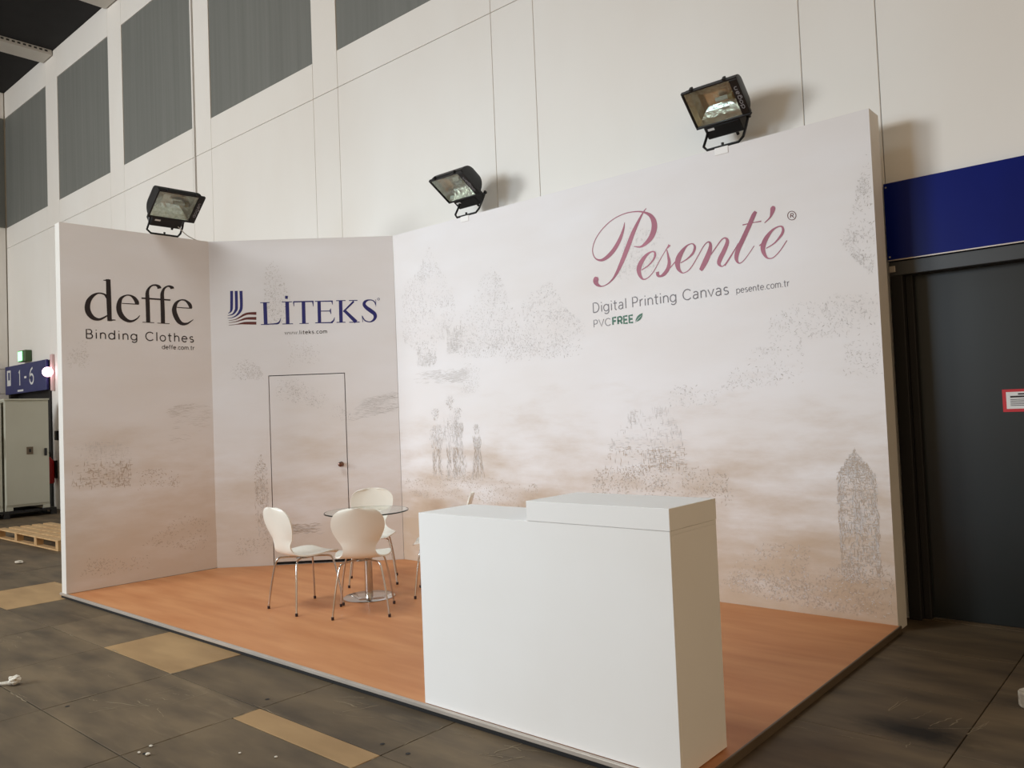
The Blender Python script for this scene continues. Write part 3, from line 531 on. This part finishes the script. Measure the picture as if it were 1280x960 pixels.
# faint engraved pictures printed on the walls: many tiny pen strokes inside loose outlines
def inside(p, poly):
    x, y = p; c = False; j = len(poly) - 1
    for i in range(len(poly)):
        (xi, yi), (xj, yj) = poly[i], poly[j]
        if (yi > y) != (yj > y) and x < (xj - xi) * (y - yi) / (yj - yi) + xi: c = not c
        j = i
    return c
M_ETCH = [mat('etching_ink_faint', (220, 216, 215), .6), mat('etching_ink_mid', (208, 203, 201), .6), mat('etching_ink_dark', (184, 178, 174), .6), mat('etching_sepia', (182, 165, 149), .6)]
def etch(parent, pl, regions, label):
    bm = bmesh.new(); rnd = random.Random(len(regions) * 31 + 5)
    def stroke(u, z, a, L, w, mi, ofs):
        t = Vector((math.cos(a), math.sin(a))); n = Vector((-t.y, t.x)) * w / 2; c = t * L / 2; k = Vector((rnd.uniform(-.3, .3) * L * n.x / (w or 1), rnd.uniform(-.3, .3) * L * n.y / (w or 1)))
        vs = [bm.verts.new(pl(u + q.x, z + q.y, ofs)) for q in (-c - n * .4, k - n, c - n * .3, c + n * .3, k + n, -c + n * .4)]
        f = bm.faces.new(vs); f.material_index = mi
    for poly, n, kind, tone in regions:
        n = int(n * 1.9)
        xs = [p[0] for p in poly]; zs = [p[1] for p in poly]; k = 0; tries = 0
        cl = [(rnd.uniform(min(xs), max(xs)), rnd.uniform(min(zs), max(zs)), rnd.uniform(.05, .16)) for _ in range(max(5, n // 30))]
        while k < n and tries < n * 30:
            tries += 1
            cx, cz, cr = rnd.choice(cl); u = rnd.gauss(cx, cr); z = rnd.gauss(cz, cr * (.6 if kind != 'v' else 1.4))
            if not inside((u, z), poly): continue
            k += 1
            if kind == 'leaf': a = rnd.uniform(0, math.pi * 2); L = rnd.uniform(.009, .024); w = rnd.uniform(.003, .006)
            elif kind == 'v': a = math.pi / 2 + rnd.gauss(0, .22); L = rnd.uniform(.02, .07); w = rnd.uniform(.003, .006)
            elif kind == 'h': a = rnd.gauss(0, .12); L = rnd.uniform(.03, .12); w = rnd.uniform(.003, .006)
            else: a = rnd.choice((0, math.pi / 2)) + rnd.gauss(0, .1); L = rnd.uniform(.015, .05); w = rnd.uniform(.003, .006)
            mi = rnd.choices((0, 1, 2, 3), ((10, 3, 0, 0), (7, 4, 1, 0), (5, 4, 2, 1), (4, 2, 0, 5))[tone])[0]
            if z < 1.2 and mi == 0: mi = 3
            stroke(u, z, a, L, w, mi, .0004 + .0000004 * (k % 900))
    o = obj('engraved_print', bm, M_ETCH[0], parent); [o.data.materials.append(x) for x in M_ETCH[1:]]
    o['kind'] = 'stuff'; o['label'] = label
def lines(u0, u1, z0, z1): return [(u0, z0), (u1, z0), (u1, z1), (u0, z1)]
def figure(cx, z0, h, dress):
    """a small standing person: head, body and legs or skirt"""
    s = h / 7.5; hd = [(cx + .52 * s * math.cos(a * math.pi / 5), z0 + h - .6 * s + .62 * s * math.sin(a * math.pi / 5)) for a in range(10)]
    hat = [(cx - .75 * s, z0 + h - .35 * s), (cx + .75 * s, z0 + h - .35 * s), (cx + .4 * s, z0 + h + .15 * s), (cx - .4 * s, z0 + h + .15 * s)]
    if dress == 'coat':
        body = [(cx - .95 * s, z0 + h - 1.7 * s), (cx + .95 * s, z0 + h - 1.7 * s), (cx + 1.15 * s, z0 + h - 3.8 * s), (cx + .8 * s, z0 + 3.0 * s), (cx - .8 * s, z0 + 3.0 * s), (cx - 1.15 * s, z0 + h - 3.8 * s)]
        legs = [([(cx + q * .45 * s - .28 * s, z0), (cx + q * .45 * s + .28 * s, z0), (cx + q * .4 * s + .33 * s, z0 + 3.0 * s), (cx + q * .4 * s - .33 * s, z0 + 3.0 * s)], 34, 'v', 2) for q in (-1, 1)]
    else:
        body = [(cx - .8 * s, z0 + h - 1.6 * s), (cx + .8 * s, z0 + h - 1.6 * s), (cx + .55 * s, z0 + h - 3.2 * s), (cx - .55 * s, z0 + h - 3.2 * s)]
        legs = [([(cx - .5 * s, z0 + h - 3.2 * s), (cx + .5 * s, z0 + h - 3.2 * s), (cx + 1.3 * s, z0 + .2 * s), (cx - 1.3 * s, z0 + .2 * s)], 80, 'v', 1)]
    return [(hd, 26, 'leaf', 2), (hat, 16, 'leaf', 2), (body, 80, 'leaf', 2), (body, 40, 'v', 2)] + legs
def tower(u0, u1, z0, z1, zt): return [(u0, z0), (u1, z0), (u1, z1), ((u0 + u1) / 2, zt), (u0, z1)]
etch(wm, PM, [
 ([(.10, 2.35), (.30, 2.2), (.75, 2.30), (.95, 2.55), (.90, 2.80), (.70, 3.05), (.55, 3.32), (.40, 3.05), (.12, 2.95)], 620, 'leaf', 0),
 ([(.95, 2.10), (1.55, 2.05), (1.75, 2.35), (1.62, 2.70), (1.45, 2.98), (1.30, 2.86), (1.15, 2.62), (.98, 2.50)], 620, 'leaf', 1),
 ([(1.55, 2.0), (2.45, 2.0), (2.55, 2.25), (2.35, 2.40), (2.15, 2.72), (1.85, 2.6), (1.7, 2.4)], 620, 'leaf', 1),
 (lines(.32, .62, 2.05, 2.30), 130, 'grid', 1), (lines(.78, 1.0, 2.15, 2.42), 150, 'grid', 1),
 (lines(.30, 1.05, 1.86, 1.99), 130, 'h', 0), ([(.95, 1.75), (1.2, 1.72), (1.25, 2.02), (1.0, 2.05)], 90, 'leaf', 0),
 *figure(.57, .90, .68, 'coat'), *figure(.79, .90, .80, 'coat'), *figure(.90, .92, .66, 'dress'), *figure(1.15, .87, .54, 'dress'), (lines(.45, 1.15, .80, .96), 120, 'leaf', 3),
 ([(.05, .68), (1.9, .62), (1.9, .85), (1.2, .92), (.05, .86)], 260, 'leaf', 3),
 ([(2.65, 1.0), (2.72, 1.25), (2.95, 1.50), (3.3, 1.52), (3.45, 1.25), (3.45, .98)], 330, 'grid', 1), ([(2.5, .72), (3.85, .72), (3.8, .98), (3.4, 1.08), (2.55, 1.0)], 480, 'leaf', 3),
 ([(2.85, 2.6), (3.3, 2.6), (3.35, 2.95), (3.0, 3.05)], 160, 'leaf', 0),
 ([(3.30, 1.52), (3.75, 1.50), (3.78, 1.66), (3.35, 1.70)], 60, 'leaf', 1), ([(3.75, 1.62), (4.45, 1.66), (4.42, 1.98), (4.0, 1.92)], 130, 'leaf', 1), ([(4.15, 1.96), (4.95, 1.95), (4.96, 2.25), (4.5, 2.28), (4.2, 2.14)], 230, 'leaf', 1),
 ([(4.7, 1.68), (4.96, 1.66), (4.96, 1.95), (4.72, 1.92)], 60, 'leaf', 1),
 ([(4.72, 2.62), (4.80, 2.75), (4.88, 3.05), (4.96, 3.25), (4.96, 2.55), (4.93, 2.35)], 230, 'leaf', 1),
 (tower(4.62, 4.88, .25, .98, 1.17), 420, 'leaf', 2), (tower(4.62, 4.88, .30, 1.0, 1.17), 420, 'grid', 2), (lines(4.62, 4.655, .3, .98), 60, 'v', 2), (lines(4.85, 4.885, .3, .98), 60, 'v', 2), (lines(4.72, 4.78, .55, .95), 50, 'v', 2), ([(4.62, .98), (4.88, .98), (4.75, 1.18)], 90, 'leaf', 2), ([(4.715, 1.06), (4.785, 1.06), (4.75, 1.18)], 34, 'leaf', 2),
 ([(3.66, .10), (4.35, .05), (4.42, .48), (4.1, .50), (3.9, .40)], 380, 'leaf', 3), ([(4.30, .05), (4.95, .03), (4.96, .42), (4.6, .38), (4.35, .20)], 330, 'leaf', 3),
], 'faint grey engraving of trees, villas, figures and a tower')
etch(wi, PL, [
 ([(.55, 2.55), (.80, 2.58), (.86, 2.85), (.70, 3.30), (.60, 3.2)], 240, 'leaf', 1), ([(.20, 2.0), (.55, 1.98), (.52, 2.12), (.36, 2.24), (.22, 2.15)], 170, 'leaf', 1),
 ([(.65, 1.78), (1.2, 1.62), (1.42, 1.42), (1.5, 1.55), (1.3, 1.72), (.95, 1.98), (.7, 1.98)], 260, 'leaf', 1), ([(1.45, 1.5), (1.96, 1.60), (1.96, 1.80), (1.6, 1.72)], 170, 'h', 1),
 (tower(.42, .56, .30, 1.02, 1.2), 200, 'leaf', 1), (tower(.42, .56, .30, 1.02, 1.2), 60, 'v', 1), (lines(.72, 1.12, .32, .42), 70, 'h', 1), (lines(.2, .58, .12, .3), 60, 'leaf', 3), (lines(.8, 1.15, 2.1, 2.4), 70, 'leaf', 0),
], 'faint grey engraving of trees and a tower')
etch(wd, PD, [
 ([(.05, .98), (.60, .95), (.62, 1.3), (.45, 1.42), (.10, 1.40)], 260, 'grid', 0), (lines(.65, 1.1, .9, 1.1), 70, 'leaf', 0), ([(.7, .35), (1.35, .2), (1.4, .5), (1.1, .62)], 120, 'leaf', 3), ([(.1, .12), (.8, .12), (.75, .25), (.2, .3)], 90, 'leaf', 3),
 ([(.05, 2.1), (.25, 2.1), (.22, 2.5), (.05, 2.5)], 70, 'leaf', 0), (lines(1.0, 1.42, 1.35, 1.75), 60, 'h', 0),
], 'faint grey engraving of a villa')

# ------------------------------------------------------------------ counter
cx0, cx1, cy0, cy1, z1, z2, bx0 = -1.568, -.0386, -2.8200, -2.4161, 1.0096, 1.104, -.8073
ct = thing('reception_counter', 'white reception counter at the front edge of the orange platform', 'counter', (cx0, cy0, 0.0045))
W_ = cx1 - cx0; D_ = cy1 - cy0; zb = z1 - .0045; zt = z2 - .0045
obj('front_panel', bx(0, W_, 0, .018, 0, zb, bev=.0012), M_WHITE, ct)
obj('side_panel', bx(W_ - .018, W_, .0185, D_, 0, zb - .0185, bev=.0012), M_WHITE, ct); obj('side_panel', bx(0, .018, .0185, D_, 0, zb - .0185, bev=.0012), M_WHITE, ct)
obj('back_panel', bx(.0185, W_ - .0185, D_ - .018, D_, 0, zb - .0185, bev=.001), M_WHITE, ct)
obj('worktop', bx(0.0, W_ , .0185, D_, zb - .018, zb, bev=.0012), M_WHITE, ct)
obj('raised_box', bx(bx0 - cx0, W_ + .002, -.002, D_ + .002, zb + .0012, zt, bev=.0015), M_WHITE, ct)['label'] = 'raised white box on the right half of the counter'

# ------------------------------------------------------------------ chairs
def shell_bm():
    prof = [(.225, .418, .135), (.215, .432, .168), (.18, .442, .195), (.12, .446, .212), (.04, .440, .218), (-.05, .434, .208), (-.12, .438, .180), (-.165, .452, .152), (-.195, .480, .130), (-.213, .520, .124),
            (-.226, .565, .142), (-.240, .615, .172), (-.254, .665, .196), (-.268, .715, .205), (-.282, .765, .198), (-.294, .805, .172), (-.302, .832, .130), (-.306, .846, .070)]
    P = smooth_path(prof, 3); n = 10; b = bmesh.new(); top = []
    for k, p in enumerate(P):
        a = P[max(0, k - 1)]; c = P[min(len(P) - 1, k + 1)]; t = Vector((0, c.x - a.x, c.y - a.y)).normalized(); nr = Vector((1, 0, 0)).cross(t)
        row = []
        for i in range(n + 1):
            s = -1 + 2 * i / n; up = max(0, min(1, (p.y - .46) / .12))
            cup = (s * s) * (.030 * up + .012 * (1 - up))
            base = Vector((s * p.z, p.x, p.y)); row.append(base + Vector((0, 1, 0)) * cup * up + Vector((0, 0, 1)) * cup * .8 * (1 - up))
        top.append(row)
    V = [[b.verts.new(v) for v in r] for r in top]
    for a, c in zip(V, V[1:]):
        for i in range(n): b.faces.new((a[i], a[i + 1], c[i + 1], c[i]))
    bmesh.ops.recalc_face_normals(b, faces=b.faces)
    bmesh.ops.solidify(b, geom=b.faces, thickness=.011)
    return b
def leg_bm(sx, sy):
    zt = .415
    return tube(bmesh.new(), smooth_path([(sx * .03, sy * .04, zt), (sx * .10, sy * .11, zt), (sx * .140, sy * .152, zt - .006), (sx * .160, sy * .172, zt - .045), (sx * .188, sy * .194, .22), (sx * .215, sy * .216, .014)], 5), .0075, 10)
protos = {}
def chair(label, x, y, rz):
    g = 'white shell chairs around the glass table'
    t = thing('shell_chair', label, 'chair', (x, y, 0.0008), rz, g)
    if not protos:
        s = obj('shell', shell_bm(), M_SHELL, t, smooth=True); h = obj('hub_plate', lathe(bmesh.new(), [(.075, .4085), (.075, .4195)], 20), M_CHROME, t); protos['p'] = [(s, None), (h, None)]
        for sx in (-1, 1):
            for sy in (-1, 1):
                l = obj('leg', leg_bm(sx, sy), M_CHROME, t, smooth=True)
                c = obj('foot_cap', lathe(bmesh.new(), [(.009, 0), (.011, .002), (.011, .022), (.009, .024)], 12, (sx * .2152, sy * .2162, 0)), M_CAP, l); protos['p'].append((l, c))
    else:
        for a, c in protos['p']:
            q = a.copy(); COL.objects.link(q); q.parent = t
            if c: w = c.copy(); COL.objects.link(w); w.parent = q
    return t
def facing(x, y, tx=-3.87, ty=-1.32): return math.atan2(ty - y, tx - x) - math.pi / 2
chair('white shell chair left of the glass table, turned side-on', -4.02, -1.885, math.radians(-3))
chair('white shell chair in front of the glass table, its back to the viewer', -3.47, -1.72, facing(-3.47, -1.72))
chair('white shell chair behind the glass table, facing the viewer', -4.33, -.93, facing(-4.33, -.93))
chair('white shell chair mostly hidden behind the white counter', -3.43, -.90, facing(-3.40, -.90))

# ------------------------------------------------------------------ table
tb = thing('glass_table', 'small round glass table on a chrome column among the white chairs', 'table', (-3.86, -1.36, 0.0008))
obj('table_top', lathe(bmesh.new(), [(.352, .722), (.355, .724), (.355, .730), (.352, .732)], 64), M_GLASS, tb)
b = bmesh.new(); n = 64; rr = [(.3552, .7215), (.3585, .7225), (.3585, .7315), (.3552, .7325)]
rings = [[b.verts.new((r * math.cos(2 * math.pi * k / n), r * math.sin(2 * math.pi * k / n), z)) for k in range(n)] for r, z in rr]
for q in range(4):
    for k in range(n): b.faces.new((rings[q][k], rings[q][(k + 1) % n], rings[(q + 1) % 4][(k + 1) % n], rings[(q + 1) % 4][k]))
obj('rim', b, M_GLASSEDGE, tb)
obj('column', lathe(bmesh.new(), [(.034, .014), (.034, .700)], 28), M_CHROME, tb, smooth=True)
obj('top_plate', lathe(bmesh.new(), [(.09, .701), (.10, .705), (.10, .7215)], 28), M_CHROME, tb)
obj('base_disc', lathe(bmesh.new(), [(.215, 0), (.22, .003), (.21, .009), (.06, .0135)], 48), M_CHROME, tb, smooth=True)

# ------------------------------------------------------------------ floodlights clamped on the wall tops
def flood(label, x, y, rz, c, tilt, w, h, clampmat, flip=False, cable=None):
    """c = glass centre in the lamp's own frame (front = -Y); tilt leans the face down"""
    t = thing('floodlight', label, 'floodlight', (x, y, HW), rz)
    N = Vector((0, -math.cos(tilt), -math.sin(tilt))); V = Vector((0, -math.sin(tilt), math.cos(tilt))); X = Vector((1, 0, 0)); c = Vector(c)
    M = Matrix(((X.x, -N.x, V.x, c.x), (X.y, -N.y, V.y, c.y), (X.z, -N.z, V.z, c.z), (0, 0, 0, 1)))     # local x, depth back, up the face
    def pm(name, b, m, par=t, **k):
        bmesh.ops.transform(b, matrix=M, verts=b.verts); return obj(name, b, m, par, **k)
    fw = .016; sw_ = .066
    b = bmesh.new()
    box(b, -w / 2 - fw, w / 2 + sw_, -.012, .016, h / 2, h / 2 + fw, bev=.003); box(b, -w / 2 - fw, w / 2 + sw_, -.012, .016, -h / 2 - fw, -h / 2, bev=.003)
    box(b, -w / 2 - fw, -w / 2, -.012, .016, -h / 2 + .0005, h / 2 - .0005, bev=.002)
    fr = pm('front_frame', b, M_BLACK)
    b = bmesh.new(); box(b, w / 2, w / 2 + sw_, -.013, .018, -h / 2 + .0005, h / 2 - .0005, bev=.003); st = pm('side_strip', b, M_BLACK)
    plc = (lambda u, z, off: Vector((w / 2 + sw_ / 2 + (z if not flip else -z), -.0135 - off, (-u if not flip else u))))
    b = bmesh.new()
    for k, s in enumerate(text_strokes('dogan', -.095, .095, -.011, .032, .0055)): ribbon(b, s, plc, .0006 + .00003 * k, False)
    pm('lettering', b, mat('lamp_lettering_grey', (150, 150, 155), .5), st)
    # glass, reflector, bulb
    pm('glass', bx(-w / 2, w / 2, -.004, .0, -h / 2, h / 2), M_GLASS)
    b = bmesh.new(); o_r = [(-w / 2, .004, -h / 2), (w / 2, .004, -h / 2), (w / 2, .004, h / 2), (-w / 2, .004, h / 2)]
    levels = [(1, 1, .004), (.86, .80, .045), (.66, .55, .085), (.46, .34, .105)]
    R_ = [[b.verts.new((sx * w / 2 * a, d, sz * h / 2 * e)) for sx, sz in ((-1, -1), (1, -1), (1, 1), (-1, 1))] for a, e, d in levels]
    for p, q in zip(R_, R_[1:]):
        for i in range(4): b.faces.new((p[i], p[(i + 1) % 4], q[(i + 1) % 4], q[i]))
    b.faces.new(R_[-1]); pm('reflector', b, M_REFL)
    b = tube(bmesh.new(), [(w * .02, .062, 0), (w * .30, .062, 0)], [.019, .019], 14); pm('bulb', b, M_BULB, smooth=True)
    b = tube(bmesh.new(), [(w * .30, .062, 0), (w * .40, .062, 0)], [.026, .030], 14); pm('bulb_socket', b, mat('ceramic_socket', (176, 160, 120), .4))
    # rounded back housing
    b = bmesh.new(); prof = []
    for k in range(9):
        a = math.pi / 2 * k / 8; prof.append((.02 + .17 * math.sin(a), .42 + .58 * math.cos(a)))
    R_ = [[b.verts.new((sx * (w / 2 + .008) * (.72 + .28 * e) + (.03 if sx > 0 else 0), d, (h / 2 + .008) * (sz * e - (.0 if sz < 0 else (1 - e) * .9 + .04)))) for sx, sz in ((-1, -1), (1, -1), (1, 1), (-1, 1))] for d, e in prof]
    for p, q in zip(R_, R_[1:]):
        for i in range(4): b.faces.new((p[i], p[(i + 1) % 4], q[(i + 1) % 4], q[i]))
    b.faces.new(R_[-1]); hs = pm('housing', b, M_BLACK)
    b = bmesh.new()
    for q in range(5): z = -.05 + q * .025; box(b, -w * .30, w * .30, .1905, .202, z - .004, z + .004)
    pm('cooling_fins', b, M_BLACK, hs)
    gw = w * .40
    b = bmesh.new(); box(b, -gw, gw, -.005, .125, -h / 2 - .130, -h / 2 - fw - .001, bev=.008); gb = pm('gear_box', b, M_BLACK)
    pm('gear_label', bx(-gw + .03, -gw + .085, -.0065, -.0055, -h / 2 - .055, -h / 2 - .035), M_WHITEPRINT, gb)
    pm('cable_gland', tube(bmesh.new(), [(gw * .55, .02, -h / 2 - .131), (gw * .55, .02, -h / 2 - .160)], .012, 10), M_BLACK, gb)
    for s in (-.30, .42): pm('frame_latch', bx(s * w - .012, s * w + .012, -.02, .02, h / 2 + fw + .0005, h / 2 + fw + .018, bev=.003), M_BLACK, fr)
    # U bracket: from the pivots at the gear box down to the wall top
    pv = M @ Vector((0, .05, -h / 2 - .05)); a = gw + .014
    path = [(-a, pv.y, pv.z + .02), (-a, pv.y, pv.z), (-a, pv.y * .55 + .0, pv.z * .5 + .02), (-a, .012, .055), (-a + .035, 0, .018), (0, 0, .018), (a - .035, 0, .018), (a, .012, .055), (a, pv.y * .55, pv.z * .5 + .02), (a, pv.y, pv.z), (a, pv.y, pv.z + .02)]
    obj('bracket', tube(bmesh.new(), path, .0105, 8), M_BLACK, t, smooth=True)
    for s in (-1, 1): obj('pivot_bolt', tube(bmesh.new(), [(s * (a - .012), pv.y, pv.z), (s * (a + .016), pv.y, pv.z)], .014, 12), M_BLACK, t)
    b = bmesh.new(); lathe(b, [(.011, 0.0), (.011, .045)], 10); obj('fixing_bolt', b, M_BLACK, t)
    b = bmesh.new(); fy = -.0262 if abs(rz) < .1 else -.030; box(b, -.055, .055, fy - .003, .02, .0005, .005, bev=.001); box(b, -.055, .055, fy - .003, fy, -.05, .0005)
    obj('clamp', b, clampmat, t)
    return t
flood('black floodlight on the main wall top above the rose script lettering', -1.09, .025, 0, (-.034, -.06, .337), .823, .38, .30, M_WHITE, True)
flood('black floodlight on the main wall top near its left end, the middle one of three', -3.87, .025, 0, (-.081, -.086, .296), 1.0, .38, .30, M_WHITE, True)
flood('black floodlight on top of the narrow left wall above the black serif lettering', -6.46, -1.82, math.radians(88), (-.01, -.27, .262), .93, .40, .32, M_ALUD, True)
# supply cable and conduit
tag(obj('conduit', tube(bmesh.new(), [(-9.985, YW - .016, ZC - .005), (-9.985, YW - .016, 4.85)], .010, 8), M_CABLE), 'thin grey conduit running down the hall wall above the left floodlight', 'conduit')
tag(obj('lamp_cable', tube(bmesh.new(), smooth_path([(-6.36, -1.72, 3.60), (-6.42, -1.60, 3.54), (-6.47, -1.46, 3.510), (-6.49, -1.37, 3.507), (-6.60, -1.30, 3.45), (-6.62, -1.30, 2.9)]), .005, 8), M_CABLE, smooth=True), 'thin cable hanging from the left floodlight over the wall top', 'cable')

# ------------------------------------------------------------------ litter on the hall floor
def crumple(name, x, y, r, sc, seed, label, tail=None):
    b = bmesh.new(); bmesh.ops.create_icosphere(b, subdivisions=3, radius=r); rnd = random.Random(seed)
    from mathutils import noise
    for v in b.verts:
        n = noise.noise(v.co * (1.6 / r) + Vector((seed, 0, 0))) + .5 * noise.noise(v.co * (4 / r)); v.co *= 1 + .35 * n; v.co = Vector((v.co.x * sc[0], v.co.y * sc[1], v.co.z * sc[2]))
    mz = min(v.co.z for v in b.verts); bmesh.ops.translate(b, verts=b.verts, vec=(0, 0, -mz + .0005))
    if tail: tube(b, smooth_path([Vector(p) for p in tail]), [.014, .013, .012, .012, .011, .010, .009, .009, .008, .008, .007, .006, .005][:len(smooth_path(tail))], 8)
    return tag(obj(name, b, M_PAPER, None, (x, y, ZF), smooth=False), label, 'litter')
crumple('crumpled_tissue', -4.02, -4.01, .034, (1, 1, .8), 3, 'crumpled white tissue with a twisted tail on the dark hall floor', [(-.02, -.01, .014), (-.07, -.06, .012), (-.14, -.10, .010)])
crumple('paper_scrap', -9.2, -2.38, .06, (1.2, .7, .25), 5, 'small white paper scrap on the floor left of the stand near the pallet')
for k, (x, y, r, lb) in enumerate(((-1.897, -3.708, .006, 'tiny pale crumb just left below the narrow tan trench cover'), (-1.713, -3.63, .007, 'tiny pale crumb close beside the narrow tan trench cover'), (-2.31, -4.0, .007, 'small crumb, the lowest left of three at the bottom edge of the photo'), (-2.25, -3.985, .011, 'largest of three pale crumbs at the bottom edge of the photo'), (-2.34, -3.93, .008, 'upper one of three pale crumbs at the bottom edge of the photo'))):
    q = crumple('floor_crumb', x, y, r, (1.2, 1, .5), 11 + k, lb); q['group'] = 'crumbs on the hall floor'
tr = thing('tape_roll', 'white roll lying on the floor at the right edge in front of the gate', 'roll', (.925, -1.01, ZF + .0005))
b = bmesh.new(); n = 32; rr = [(.075, 0), (.078, .004), (.078, .066), (.075, .070), (.045, .070), (.042, .066), (.042, .004), (.045, 0)]
rings = [[b.verts.new((r * math.cos(2 * math.pi * k / n), r * math.sin(2 * math.pi * k / n), z)) for k in range(n)] for r, z in rr]
for q in range(8):
    for k in range(n): b.faces.new((rings[q][k], rings[q][(k + 1) % n], rings[(q + 1) % 8][(k + 1) % n], rings[(q + 1) % 8][k]))
obj('tape', b, M_PAPER, tr)
obj('core', (lambda: (lambda bm: (bmesh.ops.create_cone(bm, cap_ends=False, segments=24, radius1=.0415, radius2=.0415, depth=.062, matrix=Matrix.Translation((0, 0, .035))), bm)[1])(bmesh.new()))(), M_PLYWOOD, tr)
